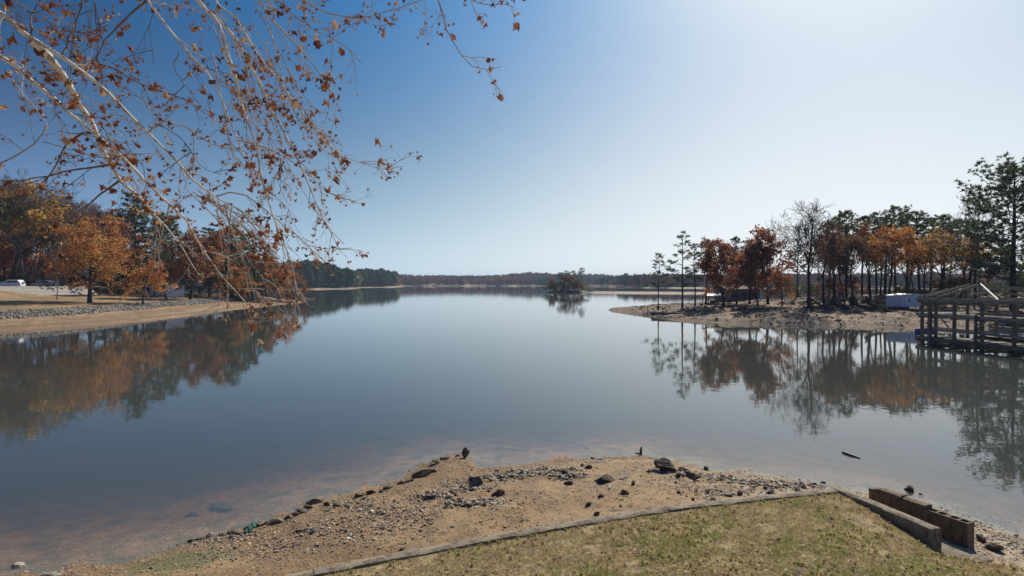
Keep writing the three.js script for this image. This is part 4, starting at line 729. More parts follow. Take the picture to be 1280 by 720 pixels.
function leafShape(seed, curl) {   // a dry lobed leaf, 1 across, stalk at the origin
  const r = rnd(seed), m = new MB(), tips = [[0, 0.02], [0.22, -0.02], [0.48, 0.12], [0.30, 0.30], [0.46, 0.62], [0.18, 0.60], [0, 1.0]], half = tips.map(([x, y]) => [x * (0.85 + 0.3 * r()), y]);
  const bend = (x, y) => V(x * Math.cos(curl * x * 1.4), Math.abs(x) * curl * 0.75 + 0.35 * curl * Math.sin(y * 2.6) + 0.06 * gauss(r), y * (1 - 0.18 * Math.abs(curl)));
  for (const sx of [1, -1]) { const P = half.map(([x, y]) => bend(x * sx * (0.9 + 0.2 * r()), y)), c = bend(0, 0.38); for (let k = 0; k + 1 < P.length; k++) sx > 0 ? m.tri(c, P[k + 1], P[k]) : m.tri(c, P[k], P[k + 1]); }
  m.tube([V(0, 0, -0.28), V(0, 0.03, 0.05)], [0.014, 0.014], 3, false); return m;
}
const leafCols = [[0.33, 0.12, 0.05], [0.26, 0.085, 0.04], [0.42, 0.19, 0.08], [0.15, 0.055, 0.032], [0.62, 0.40, 0.22], [0.34, 0.125, 0.055]];
{
  const R = rnd(1401), s = [[], []];
  for (let k = 0; k < 4000 && s[0].length + s[1].length < 1300; k++) { const x = lerp(-5, 12, R()), z = lerp(-13, -7.6, R()); if (lawnPoly(x, z) < 0.2 || !isLawn(x, z)) continue; if (R() > 0.25 + 0.75 * sstep(-11, -8.6, z)) continue; const q = 0.04 + 0.05 * R() * R(), c = R() < 0.35 ? [0.60, 0.48, 0.36] : R() < 0.5 ? [0.20, 0.13, 0.085] : [0.28, 0.16, 0.095]; s[k & 1].push([x, groundH(x, z) + 0.028, z, q, q, q, gauss(R) * 0.5, R() * 6.28, gauss(R) * 0.5, c]); }
  s.forEach((q, k) => scatter('fallen_leaves', ['curled brown', 'dry rusty'][k] + ' fallen leaves lying on the lawn', leafShape(1410 + k, 0.8).geometry(), leafy({}), q));
}
// ---------------------------------------------------------------- the boat dock
const timber = std({ map: woodTex, color: lin(0.66, 0.56, 0.42), bumpMap: woodTex, bumpScale: 0.01 }), timberDark = std({ map: woodTex, color: lin(0.42, 0.315, 0.22), bumpMap: woodTex, bumpScale: 0.01 }), timberPale = std({ map: woodTex, color: lin(0.66, 0.60, 0.50), bumpMap: woodTex, bumpScale: 0.01 }), whitePaint = std({ color: lin(0.80, 0.79, 0.77), roughness: 0.6 });
{
  // local z runs along the near side away from the viewer, local x across the dock
  const O = V(39.15, 0, -46.0), along = V(-0.135, 0, -0.99).normalize(), turn = Math.atan2(along.x, along.z), t = thing('boat_dock', 'unfinished two level wooden boat dock with open roof frame', 'dock', [O.x, 0, O.z], turn);
  const W = -6.4, zs = [-7.4, -4.7, -2.4, 0, 2.7, 5.3, 7.2, 8.7], L0 = -8.2, L1 = 9.2, bm = (name, m, a, b, w, h) => { const q = new MB(); q.beam(a, b, w, h); return q.build(name, m, t); };
  const post = (x, z, y1, r) => { const q = new MB(); q.tube([V(x, -2.6, z), V(x + 0.02, 1.5, z), V(x, y1, z)], [r * 1.1, r, r * 0.9], 8); q.build('post', timberDark, t); };
  for (const [k, z] of zs.entries()) { post(0, z, 4.1, 0.15); post(W, z + 0.2, 4.1, 0.15); if (k % 2 === 0) { post(0.34, z + 0.25, 2.9, 0.12); post(W / 2, z, 4.0, 0.13); } if (k === 6) post(0.1, z + 0.55, 4.0, 0.19); }
  for (const x of [0, W]) {
    bm('top_beam', timber, V(x - 0.17, 4.05, L0), V(x - 0.17, 4.05, L1), 0.10, 0.30); bm('top_beam', timber, V(x + 0.17, 4.02, L0), V(x + 0.17, 4.02, L1), 0.10, 0.26);
    bm('deck_beam', timber, V(x + 0.2, 2.62, L0), V(x + 0.2, 2.62, L1), 0.09, 0.24); bm('deck_beam', timberPale, V(x + 0.2, 1.55, L0 + 1), V(x + 0.2, 1.52, L1 - 1.6), 0.30, 0.10); bm('deck_beam', timber, V(x + 0.2, 1.34, L0 + 1), V(x + 0.2, 1.34, L1 - 1.6), 0.09, 0.2);
    bm('deck_beam', timberDark, V(x + 0.2, 0.45, L0), V(x + 0.2, 0.45, L1), 0.14, 0.36);
  }
  for (const z of zs) { bm('cross_beam', timber, V(0.3, 3.84, z + 0.22), V(W - 0.3, 3.84, z + 0.22), 0.08, 0.22); bm('cross_beam', timber, V(0.2, 2.40, z + 0.22), V(W, 2.40, z + 0.22), 0.08, 0.2); bm('cross_beam', timberDark, V(0.3, 0.2, z + 0.22), V(W, 0.2, z + 0.22), 0.1, 0.2); }
  for (let z = L0 + 0.2; z < L1; z += 0.34) { const skip = z > -6 && z < 8; const o = bm('deck_board', timberPale, V(skip ? -0.15 : 0.1, 2.765, z), V(skip ? -1.05 : W + 0.1, 2.765, z), 0.30, 0.045); if (z > -7) bm('deck_board', timberPale, V(-0.12, 0.655, z), V(-1.4, 0.655, z), 0.30, 0.045); }
  for (let z = L0 + 0.2; z < L1; z += 0.34) bm('deck_board', timberPale, V(W + 0.1, 0.655, z), V(W + 1.3, 0.655, z), 0.30, 0.045);
  for (const [z, d] of [[0.2, 1], [2.9, -1], [5.6, 1]]) bm('brace', timber, V(0.28, 1.62, z), V(0.28, 2.5, z + d * 0.9), 0.06, 0.12);
  // roof frame: a ridge carried on props, hips falling to the beams, one white rafter
  bm('ridge_board', timber, V(W / 2, 5.32, 5.9), V(W / 2, 5.32, 7.3), 0.07, 0.24);
  for (const z of [6.05, 7.15]) bm('roof_prop', timber, V(W / 2, 4.0, z), V(W / 2, 5.2, z), 0.11, 0.11);
  for (const [a, b, m] of [[V(0, 4.22, L1), V(W / 2, 5.30, 7.3), timber], [V(W, 4.22, L1), V(W / 2, 5.30, 7.3), timber], [V(0.1, 4.22, 7.0), V(W / 2, 5.36, 6.1), timberPale], [V(0.1, 4.22, 8.2), V(W / 2, 5.36, 6.9), timber], [V(0.1, 4.15, 1.26), V(W / 2, 5.42, 5.95), whitePaint], [V(W, 4.22, -6.8), V(W / 2, 5.30, 5.9), timber], [V(W, 4.22, -1.2), V(W / 2 - 0.2, 5.30, 6.1), timber], [V(W, 4.22, 4.4), V(W / 2, 5.36, 6.3), timber], [V(W, 4.22, 7.4), V(W / 2, 5.36, 6.9), timber]]) bm(m === whitePaint ? 'white_rafter' : 'rafter', m, a, b, 0.07, m === whitePaint ? 0.14 : 0.17);
  bm('brace', timber, V(W / 2, 4.15, 8.7), V(W / 2, 5.1, 7.2), 0.06, 0.12); bm('hanging_board', timberPale, V(0.3, 3.3, -1.9), V(0.4, 2.7, -3.6), 0.05, 0.12);
}
{ // blue boat moored behind the dock
  const d = 63, x = colX(1158, d), t = thing('small_boat', 'small boat with a bright blue hull moored beside the dock', 'boat', [x, 0, -d], 1.35); t.scale.setScalar(0.6);
  const m = new MB(), n = 12, S = []; for (let k = 0; k <= n; k++) { const f = k / n, w = 0.85 * Math.pow(Math.sin(Math.PI * (0.16 + 0.84 * (1 - f))), 0.6) * (f < 0.98 ? 1 : 0.25), z = -1.8 + 3.6 * f, r = 0.25 * f * f; S.push([V(-w, 1.0 + r, z), V(-w * 0.75, 0.1, z), V(0, -0.15 + r * 0.4, z), V(w * 0.75, 0.1, z), V(w, 1.0 + r, z)]); }
  for (let k = 0; k < n; k++) for (let j = 0; j < 4; j++) m.quad(S[k][j], S[k][j + 1], S[k + 1][j + 1], S[k + 1][j]); for (let j = 0; j < 4; j++) m.tri(S[0][j + 1], S[0][j], V(0, 0.6, -1.8));
  m.build('hull', std({ color: lin(0.02, 0.06, 0.28), roughness: 0.4, side: THREE.DoubleSide }), t); const c = new MB(); c.box(0, 0.98, -0.6, 1.3, 0.06, 0.35); c.build('bench', timberPale, t); const c2 = new MB(); c2.box(0, 1.0, 0.7, 1.2, 0.06, 0.35); c2.build('bench', timberPale, t);
}
{ // white shed
  const d = 92, x = colX(1131, d), y = rightH(x, -d) + 0.25, t = thing('shed', 'small white shed with a low pitched roof at the water', 'shed', [x, 0, -d], 0.28), w = 4.2, h = 1.7, dp = 2.8, g = rightH(x, -d);
  for (const [px, pz] of [[-1.8, -1.2], [1.8, -1.2], [-1.8, 1.2], [1.8, 1.2]]) { const base = new MB(); base.box(px, y - 0.55, pz, 0.3, 1.1, 0.3); base.build('footing', timberDark, t); }
  const m = new MB(); m.box(0, y + h / 2, 0, w, h, dp); m.build('wall', whitePaint, t);
  const sh = new THREE.Shape(); sh.moveTo(-w / 2 - 0.15, 0); sh.lineTo(0.35, 0.26); sh.lineTo(w / 2 + 0.12, 0.05); sh.lineTo(w / 2 + 0.12, -0.02); sh.lineTo(-w / 2 - 0.15, -0.06); sh.closePath(); const rg = new THREE.ExtrudeGeometry(sh, { depth: dp + 0.3, bevelEnabled: false }); rg.translate(0, y + h + 0.03, -dp / 2 - 0.15); mesh('roof', rg, std({ color: lin(0.72, 0.71, 0.70), roughness: 0.5 }), t);
  const wn = new MB(); wn.box(-0.75, y + 0.95, dp / 2 + 0.015, 0.22, 0.5, 0.03); wn.build('window', std({ color: lin(0.02, 0.02, 0.025), roughness: 0.15 }), t); const dr = new MB(); for (const k of [0.55, 1.25]) dr.box(k, y + h / 2, dp / 2 + 0.012, 0.03, h - 0.04, 0.024); dr.box(-1.69, y + h / 2, dp / 2 + 0.012, 0.06, h, 0.024); dr.build('trim', std({ color: lin(0.55, 0.55, 0.55) }), t);
}
{ // picnic shelter and cabin, plank and bulkhead at the tip
  const d = 113, x = colX(891, d), y = rightH(x, -d), t = thing('picnic_shelter', 'open picnic shelter with a pale roof among the brown oaks', 'shelter', [x, y, -d], 0.2);
  for (const [a, b] of [[-1.5, -1], [1.5, -1], [-1.5, 1], [1.5, 1]]) { const m = new MB(); m.box(a, 0.75, b, 0.14, 1.9, 0.14); m.build('post', timberDark, t); }
  const r = new MB(); r.box(0, 1.85, 0.62, 3.6, 0.09, 1.4, 0, 0.28); r.box(0, 1.85, -0.62, 3.6, 0.09, 1.4, 0, -0.28); r.build('roof', whitePaint, t); const tb = new MB(); tb.box(0, 0.72, 0, 1.8, 0.06, 0.8); tb.build('table_top', timberDark, t); const w2 = new MB(); w2.box(0, 0.3, 0, 0.9, 0.8, 0.5); w2.build('table_leg', timberDark, t);
}
{
  const d = 124, x = colX(921, d), y = rightH(x, -d), t = thing('cabin', 'low grey cabin half hidden behind the brown oaks', 'cabin', [x, y, -d], 0.15);
  const m = new MB(); m.box(0, 1.1, 0, 7.5, 3, 5); m.build('wall', std({ color: lin(0.17, 0.17, 0.18) }), t); const r = new MB(); r.box(0, 2.95, 1.4, 8, 0.12, 3.2, 0, 0.3); r.box(0, 2.95, -1.4, 8, 0.12, 3.2, 0, -0.3); r.build('roof', std({ color: lin(0.12, 0.115, 0.11) }), t);
  for (const k of [-2.2, 0.4, 2.4]) { const w = new MB(); w.box(k, 1.4, 2.52, 0.9, 1.0, 0.06); w.build('window', std({ color: lin(0.03, 0.035, 0.04), roughness: 0.1 }), t); }
}
{
  const d = 103, a = V(colX(829, d), 0, -d), t = thing('plank_walkway', 'white plank walkway lying between two pines at the tip of the point', 'plank'), b = V(colX(856, d - 2), 0, -d + 2);
  const ya = rightH(a.x, a.z) + 0.22, yb = rightH(b.x, b.z) + 0.35; for (const k of [-0.18, 0.18]) { const m = new MB(); m.beam(V(a.x, ya, a.z + k), V(b.x, yb, b.z + k), 0.3, 0.07); m.build('plank', whitePaint, t); } const m = new MB(); m.beam(V(a.x + 0.6, ya - 0.16, a.z - 0.4), V(a.x + 0.6, ya - 0.16, a.z + 0.4), 0.16, 0.3); m.beam(V(b.x - 0.3, yb - 0.2, b.z - 0.4), V(b.x - 0.3, yb - 0.2, b.z + 0.4), 0.16, 0.4); m.build('bearer', timberDark, t);
  const q = slabBetween([colX(815, 98), -98], [colX(858, 94), -94], 0.5, rightH(colX(838, 96), -96) + 0.35, 1.4, 61), o = mesh('timber_bulkhead', q.g, timberDark); o.position.set(...q.at); o.rotation.y = q.turn; tag(o, 'dark timber bulkhead holding the shore below the white plank', 'bulkhead');
}
// ---------------------------------------------------------------- left bank: wall, cars, house, van, boathouse
{
  const t = thing('concrete_apron', 'long sloping white concrete apron below the parked cars', 'apron'), A = V(colX(-60, 104), 0, -104), B = V(colX(112, 126), 0, -126), n = 9;
  const chalk = std({ map: concreteTex, color: lin(0.74, 0.72, 0.69) });
  for (let k = 0; k < n; k++) { const a = A.clone().lerp(B, k / n), b = A.clone().lerp(B, (k + 0.995) / n), q = slabBetween([a.x, a.z], [b.x, b.z], 0.35, rowY(358.6, -(a.z + b.z) / 2), 3.0, 70 + k), o = mesh('apron_slab', q.g, chalk, t); o.position.set(...q.at); o.rotation.order = 'YXZ'; o.rotation.y = q.turn; o.rotation.x = -0.95; }
}
function car(label, pos, turn, paint, profile, glassTop, wheels, len, name = 'parked_car', category = 'car') {
  const t = thing(name, label, category, pos, turn), s = new THREE.Shape(); profile.forEach(([x, y], k) => k ? s.lineTo(x, y) : s.moveTo(x, y)); s.closePath();
  const g = new THREE.ExtrudeGeometry(s, { depth: 1.5, bevelEnabled: true, bevelSize: 0.10, bevelThickness: 0.12, bevelSegments: 3 }); g.translate(0, 0, -0.75); mesh('body', g, new THREE.MeshPhysicalMaterial({ color: paint, roughness: 0.35, clearcoat: 0.8, clearcoatRoughness: 0.1 }), t);
  const gm = std({ color: lin(0.03, 0.035, 0.045), roughness: 0.08 });
  for (const z of [0.885, -0.885]) for (const poly of glassTop) { const w = new THREE.Shape(); poly.forEach(([x, y], k) => k ? w.lineTo(x, y) : w.moveTo(x, y)); w.closePath(); const e = new THREE.ExtrudeGeometry(w, { depth: 0.02, bevelEnabled: false }); e.translate(0, 0, z - 0.01); mesh('window', e, gm, t); }
  for (const x of wheels) for (const z of [0.74, -0.74]) { const c = new THREE.CylinderGeometry(0.33, 0.33, 0.22, 20); c.rotateX(Math.PI / 2); const w = mesh('wheel', c, std({ color: lin(0.02, 0.02, 0.02) }), t); w.position.set(x, 0.33, z); const h = new THREE.CylinderGeometry(0.2, 0.2, 0.24, 12); h.rotateX(Math.PI / 2); mesh('rim', h, std({ color: lin(0.5, 0.5, 0.52), metalness: 0.6, roughness: 0.35 }), w); }
  return t;
}
const sedan = [[-2.15, 0.42], [-2.2, 0.85], [-1.5, 0.98], [-0.75, 1.42], [0.6, 1.42], [1.35, 0.98], [2.1, 0.86], [2.15, 0.42]], sedanGlass = [[[-1.15, 0.98], [-0.68, 1.34], [-0.05, 1.34], [-0.05, 0.98]], [[0.03, 0.98], [0.03, 1.34], [0.55, 1.34], [1.1, 0.98]]];
const hatch = [[-2.1, 0.4], [-2.15, 0.8], [-1.0, 0.95], [-0.1, 1.45], [1.6, 1.42], [2.0, 0.95], [2.05, 0.4]], hatchGlass = [[[-0.6, 0.97], [-0.02, 1.36], [0.6, 1.36], [0.6, 0.97]], [[0.68, 0.97], [0.68, 1.36], [1.5, 1.34], [1.75, 0.97]]];
{
  const at = (px, d) => { const x = colX(px, d); return [x, Math.max(leftH(x, -d), rowY(359.5, d)), -d]; };
  car('white and blue hatchback parked above the white apron', at(14, 117), 0.15, lin(0.72, 0.74, 0.78), hatch, hatchGlass, [-1.3, 1.3], 4.2);
  car('dark blue car parked above the white apron near the pale trunk', at(57, 121), 0.15, lin(0.10, 0.11, 0.16), sedan, sedanGlass, [-1.35, 1.35], 4.3);
  const van = [[-2.6, 0.45], [-2.65, 1.1], [-2.0, 1.25], [-1.5, 2.0], [2.5, 2.05], [2.6, 0.45]];
  car('silver van parked beyond the white house', at(240, 150), -0.3, lin(0.68, 0.69, 0.72), van, [[[-1.85, 1.25], [-1.4, 1.85], [-0.6, 1.85], [-0.6, 1.25]], [[-0.4, 1.25], [-0.4, 1.85], [0.9, 1.85], [0.9, 1.25]]], [-1.6, 1.6], 5.2, 'parked_van', 'van');
}
{
  const d = 140, x = colX(206, d), y = leftH(x, -d), t = thing('house', 'small white house with a porch behind the rusty trees', 'house', [x, y, -d], -0.35);
  const m = new MB(); m.box(0, 1.2, 0, 6.6, 3.0, 5); m.build('wall', whitePaint, t);
  const sh = new THREE.Shape(); sh.moveTo(-3.8, 0); sh.lineTo(0, 1.7); sh.lineTo(3.8, 0); sh.closePath(); const g = new THREE.ExtrudeGeometry(sh, { depth: 5.8, bevelEnabled: false }); g.translate(0, 2.72, -2.9); mesh('roof', g, std({ color: lin(0.13, 0.12, 0.12) }), t);
  for (const k of [-2.2, 1.0, 2.4]) { const w = mesh('window', new THREE.BoxGeometry(0.8, 1.1, 0.05), std({ color: lin(0.03, 0.035, 0.04), roughness: 0.1 }), t); w.position.set(k, 1.5, 2.53); const f = mesh('frame', new THREE.BoxGeometry(0.95, 0.08, 0.07), whitePaint, w); f.position.set(0, -0.6, 0.02); }
  const dr = mesh('door', new THREE.BoxGeometry(0.95, 2.0, 0.05), std({ color: lin(0.10, 0.07, 0.05) }), t); dr.position.set(-0.6, 1.0, 2.53);
  for (const k of [-3, -1.2, 1.2, 3]) { const p = mesh('porch_post', new THREE.BoxGeometry(0.14, 2.5, 0.14), whitePaint, t); p.position.set(k, 1.2, 4.1); } const pr = mesh('porch_roof', new THREE.BoxGeometry(6.6, 0.12, 1.9), whitePaint, t); pr.position.set(0, 2.5, 3.45); pr.rotation.x = 0.12; const fl = mesh('porch_floor', new THREE.BoxGeometry(6.6, 0.6, 1.8), timberPale, t); fl.position.set(0, -0.05, 3.4);
}
{
  const d = 150, x = colX(313, d), t = thing('boathouse', 'open boathouse with a flat white edged roof at the end of the bank', 'boathouse', [x, 0, -d], 0.15);
  for (const a of [-2.6, 0, 2.6]) for (const b of [-1.8, 1.8]) { const p = mesh('post', new THREE.BoxGeometry(0.16, 5.2, 0.16), timberDark, t); p.position.set(a, 1.3, b); } const r = mesh('roof', new THREE.BoxGeometry(6.0, 0.16, 4.4), timberDark, t); r.position.set(0, 3.95, 0); const rl = mesh('white_railing', new THREE.BoxGeometry(6.0, 0.3, 0.06), whitePaint, t); rl.position.set(0, 4.2, 2.2); const fl = mesh('deck', new THREE.BoxGeometry(7.4, 0.14, 4.6), timberPale, t); fl.position.set(0, 1.9, 0); const bk = mesh('back_wall', new THREE.BoxGeometry(5.6, 1.7, 0.1), timberDark, t); bk.position.set(0, 2.95, -1.9);
  const bt = thing('canoe', 'teal canoe lying on the boathouse deck', 'canoe', [x, 1.97, -d + 0.6], 0.15 + Math.PI / 2), m = new MB(), n = 10, S = []; for (let k = 0; k <= n; k++) { const f = k / n * 2 - 1, w = 0.42 * (1 - f * f) + 0.01, z = f * 2.3, l = 0.14 * f * f; S.push([V(-w, 0.45 + l, z), V(-w * 0.7, 0.1, z), V(0, 0.0 + l, z), V(w * 0.7, 0.1, z), V(w, 0.45 + l, z)]); } for (let k = 0; k < n; k++) for (let j = 0; j < 4; j++) m.quad(S[k][j], S[k][j + 1], S[k + 1][j + 1], S[k + 1][j]); m.build('hull', std({ color: lin(0.03, 0.22, 0.22), roughness: 0.5, side: THREE.DoubleSide }), bt); const th = mesh('thwart', new THREE.BoxGeometry(0.75, 0.04, 0.12), timberPale, bt); th.position.y = 0.42;
}
{
  const d = 160, x = colX(368, d), t = thing('fishing_pier', 'small wooden pier standing in the water at the end of the bank', 'pier', [x, 0, -d], 0.1);
  for (let k = 0; k < 5; k++) for (const b of [-0.8, 0.8]) { const p = mesh('post', new THREE.CylinderGeometry(0.11, 0.12, 4.0, 8), timberDark, t); p.position.set(-4 + k * 2.2, -0.6, b); } for (let k = 0; k < 22; k++) { const p = mesh('deck_board', new THREE.BoxGeometry(0.42, 0.06, 1.9), timberPale, t); p.position.set(-4.4 + k * 0.46, 1.43, 0); } for (const b of [-0.85, 0.85]) { const p = mesh('stringer', new THREE.BoxGeometry(9.9, 0.2, 0.1), timber, t); p.position.set(0.3, 1.29, b); }
}
// ---------------------------------------------------------------- the overhanging sycamore
{
  const R = rnd(2001), tree = thing('sycamore_tree', 'overhanging sycamore with pale branches and curled brown leaves', 'tree');
  const pale = std({ map: dataTex(256, (u, v) => { const a = fbm(u * 5, v * 10, 4, 2011, 50), s = sstep(0.52, 0.60, a), f = fbm(u * 40, v * 40, 2, 2017, 40); return S3(mix3([0.68 + 0.12 * f, 0.64 + 0.12 * f, 0.56 + 0.1 * f], [0.34, 0.29, 0.23], s * 0.85)); }), roughness: 0.85 });
  const twigMat = std({ color: lin(0.46, 0.385, 0.31), roughness: 0.85 }), darkTwig = std({ color: lin(0.17, 0.125, 0.095), roughness: 0.9 });
  const trunkTop = V(-8.9, 9.6, -4.0);
  { const m = new MB(); m.tube([V(-9.6, 0.6, -3.6), V(-9.4, 3.0, -3.7), V(-9.2, 5.6, -3.8), V(-9.0, 8.0, -3.9), trunkTop, V(-8.8, 12, -4.1)], [0.36, 0.29, 0.26, 0.24, 0.22, 0.16], 14); m.build('trunk', pale, tree); }
  const P = (px, py, d) => V(colX(px, d), rowY(py, d), -d);
  const limbs = [
    // [thick radius, end radius, dark?, drooping shoots, points]
    [0.075, 0.004, 0, 1.15, [trunkTop, V(-7.3, 9.0, -4.9), P(0, 14, 6.3), P(41, 50, 6.5), P(78, 72, 6.6), P(125, 106, 6.8), P(156, 137, 7.0), P(187, 165, 7.1), P(219, 200, 7.3), P(244, 228, 7.5), P(270, 246, 7.7), P(300, 262, 7.9), P(330, 290, 8.1)]],
    [0.062, 0.004, 0, 1.2, [V(-9.1, 7.6, -3.9), V(-7.4, 8.1, -5.0), P(0, 70, 6.6), P(47, 106, 6.8), P(103, 153, 7.0), P(125, 172, 7.1), P(156, 200, 7.3), P(181, 225, 7.5), P(212, 256, 7.7), P(234, 275, 7.9), P(247, 300, 8.0), P(266, 331, 8.2), P(287, 356, 8.4), P(317, 390, 8.5)]],
    [0.052, 0.004, 0, 1.0, [P(41, 51, 6.5), P(66, 75, 6.7), P(87, 106, 7.0), P(100, 131, 7.2), P(116, 153, 7.4), P(128, 184, 7.6), P(150, 225, 7.9), P(175, 246, 8.2), P(194, 268, 8.5), P(225, 305, 8.8), P(250, 345, 9.0)]],
    [0.020, 0.006, 1, 0.5, [P(114, 166, 7.1), P(94, 172, 7.2), P(81, 187, 7.4), P(72, 206, 7.6), P(59, 225, 7.7), P(40, 240, 7.8)]],
    [0.017, 0.005, 1, 0.6, [P(150, 205, 7.6), P(119, 209, 7.5), P(80, 215, 7.3), P(50, 222, 7.2), P(19, 227, 7.0), P(-30, 228, 6.9)]],
    [0.016, 0.005, 1, 0.6, [P(150, 226, 7.9), P(120, 248, 7.9), P(95, 280, 8.0), P(76, 310, 8.1), P(72, 330, 8.1)]],
    [0.060, 0.020, 0, 0.15, [trunkTop, V(-7.2, 10.4, -5.0), V(-5.2, 10.6, -6.2), V(-3.6, 10.3, -7.2), V(-2.0, 10.0, -7.6), V(-0.4, 9.7, -7.9), V(0.6, 9.5, -8.2)]],
    [0.026, 0.005, 0, 0.9, [V(-4.6, 10.5, -6.6), P(184, 0, 7.0), P(206, 28, 7.1), P(225, 53, 7.2), P(250, 81, 7.3), P(269, 106, 7.4), P(281, 134, 7.5), P(297, 175, 7.7), P(315, 215, 7.8), P(330, 250, 7.9)]],
    [0.040, 0.005, 0, 1.0, [V(-4.0, 10.4, -6.9), P(247, 0, 6.9), P(262, 16, 7.0), P(281, 34, 7.1), P(297, 53, 7.2), P(312, 81, 7.3), P(325, 103, 7.4), P(340, 137, 7.6), P(360, 175, 7.8), P(385, 230, 8.0), P(405, 275, 8.2), P(430, 305, 8.3)]],
    [0.024, 0.005, 0, 0.95, [P(262, 16, 7.0), P(275, 28, 7.0), P(281, 53, 7.0), P(294, 94, 7.1), P(306, 140, 7.3), P(322, 187, 7.4), P(328, 225, 7.5), P(345, 280, 7.7), P(365, 330, 7.9), P(372, 370, 8.0)]],
    [0.022, 0.005, 0, 1.2, [V(-3.7, 10.2, -7.1), P(269, 0, 7.3), P(294, 22, 7.4), P(312, 50, 7.5), P(337, 87, 7.7), P(360, 115, 7.9), P(385, 150, 8.1), P(410, 180, 8.3), P(436, 199, 8.4), P(460, 206, 8.5), P(484, 212, 8.5), P(504, 208, 8.5)]],
    [0.018, 0.005, 0, 1.2, [V(-3.0, 10.1, -7.4), P(320, -10, 7.6), P(345, 30, 7.7), P(375, 62, 7.8), P(400, 92, 7.9), P(418, 120, 8.0), P(430, 150, 8.1)]],
    [0.016, 0.005, 0, 1.3, [V(-2.6, 10.1, -7.5), P(372, -6, 7.8), P(400, 14, 7.9), P(430, 22, 8.0), P(455, 24, 8.1), P(480, 18, 8.1), P(500, 12, 8.1), P(525, 2, 8.1)]],
    [0.016, 0.005, 0, 1.2, [V(-2.8, 10.1, -7.4), P(345, -6, 7.5), P(380, 30, 7.6), P(412, 48, 7.7), P(438, 62, 7.8), P(452, 80, 7.9)]],
    [0.014, 0.004, 0, 0.5, [V(-0.9, 9.85, -7.8), P(548, 0, 7.8), P(556, 31, 7.8), P(572, 62, 7.8), P(587, 81, 7.9), P(606, 89, 7.9), P(627, 84, 7.9)]],
    [0.012, 0.004, 0, 0.7, [V(-0.6, 9.8, -7.9), P(575, -8, 7.9), P(590, 2, 7.9), P(612, 8, 7.9), P(631, 6, 7.9), P(643, 11, 7.9)]],
    [0.020, 0.006, 1, 0.5, [V(-5.6, 10.6, -6.0), P(105, 0, 6.4), P(98, 25, 6.5), P(93, 50, 6.6), P(90, 94, 6.8)]],
    [0.016, 0.005, 1, 0.6, [P(184, 3, 7.0), P(156, 28, 7.1), P(134, 50, 7.2), P(122, 72, 7.2), P(103, 86, 7.3)]],
    [0.012, 0.004, 1, 0.8, [P(113, 82, 7.2), P(140, 84, 7.3), P(165, 100, 7.4), P(195, 112, 7.6), P(240, 128, 7.8)]],
    [0.012, 0.004, 1, 0.6, [V(-5.2, 10.6, -6.2), P(118, 0, 7.2), P(123, 40, 7.3), P(124, 75, 7.4), P(132, 120, 7.5)]],
    [0.012, 0.004, 1, 0.7, [V(-6.4, 10.5, -5.5), P(20, 0, 6.0), P(38, 14, 6.2), P(55, 24, 6.4), P(70, 30, 6.5), P(92, 40, 6.6)]],
    [0.012, 0.004, 1, 0.6, [P(41, 45, 6.4), P(42, 22, 6.5), P(50, 5, 6.6), P(58, -10, 6.6)]],
    [0.014, 0.005, 1, 0.8, [P(78, 72, 6.6), P(90, 45, 6.8), P(100, 20, 7.0), P(104, 4, 7.0)]],
    [0.012, 0.004, 0, 1.0, [P(187, 165, 7.1), P(205, 152, 7.2), P(235, 160, 7.4), P(265, 180, 7.6), P(300, 190, 7.8)]],
    [0.012, 0.004, 0, 0.75, [P(269, 246, 7.7), P(300, 240, 7.9), P(330, 262, 8.0), P(360, 286, 8.1), P(395, 310, 8.2), P(440, 310, 8.2)]],
    [0.012, 0.004, 0, 0.75, [P(281, 255, 7.7), P(290, 290, 7.8), P(310, 325, 7.9), P(335, 355, 8.0), P(350, 385, 8.0)]],
    [0.012, 0.004, 0, 0.75, [P(300, 262, 7.9), P(330, 300, 8.0), P(350, 335, 8.1), P(368, 365, 8.2), P(374, 392, 8.2)]],
    [0.011, 0.004, 0, 0.9, [P(212, 256, 7.7), P(205, 285, 7.8), P(195, 315, 7.9), P(190, 345, 8.0)]],
    [0.011, 0.004, 0, 0.9, [P(297, 175, 7.7), P(330, 185, 7.9), P(370, 205, 8.0), P(410, 240, 8.1), P(440, 250, 8.1)]],
    [0.011, 0.004, 0, 0.9, [P(0, 205, 6.6), P(30, 190, 6.8), P(60, 160, 7.0), P(40, 130, 7.2), P(20, 110, 7.2)]],
  ];
  for (let k = 0; k < 13; k++) { const a = lerp(235, 320, R()), b = lerp(222, 268, R()), d = 7.6 + R() * 0.7, e = lerp(275, 385, R()), f = lerp(320, 402, R()); limbs.push([0.008, 0.003, 0, 0.36, [P(a, b, d), P(lerp(a, e, 0.42), lerp(b, f, 0.28), d + 0.1), P(lerp(a, e, 0.75), lerp(b, f, 0.62), d + 0.2), P(e, f, d + 0.3)]]); }
  for (let k = 0; k < 10; k++) { const a = lerp(262, 345, R()), b = lerp(5, 70, R()), d = 7.2 + R() * 0.7, e = a + lerp(30, 125, R()), f = b + lerp(90, 230, R()); limbs.push([0.008, 0.003, 0, 0.42, [P(a, b, d), P(lerp(a, e, 0.30), lerp(b, f, 0.38), d + 0.1), P(lerp(a, e, 0.62), lerp(b, f, 0.72), d + 0.2), P(e, f, d + 0.3)]]); }
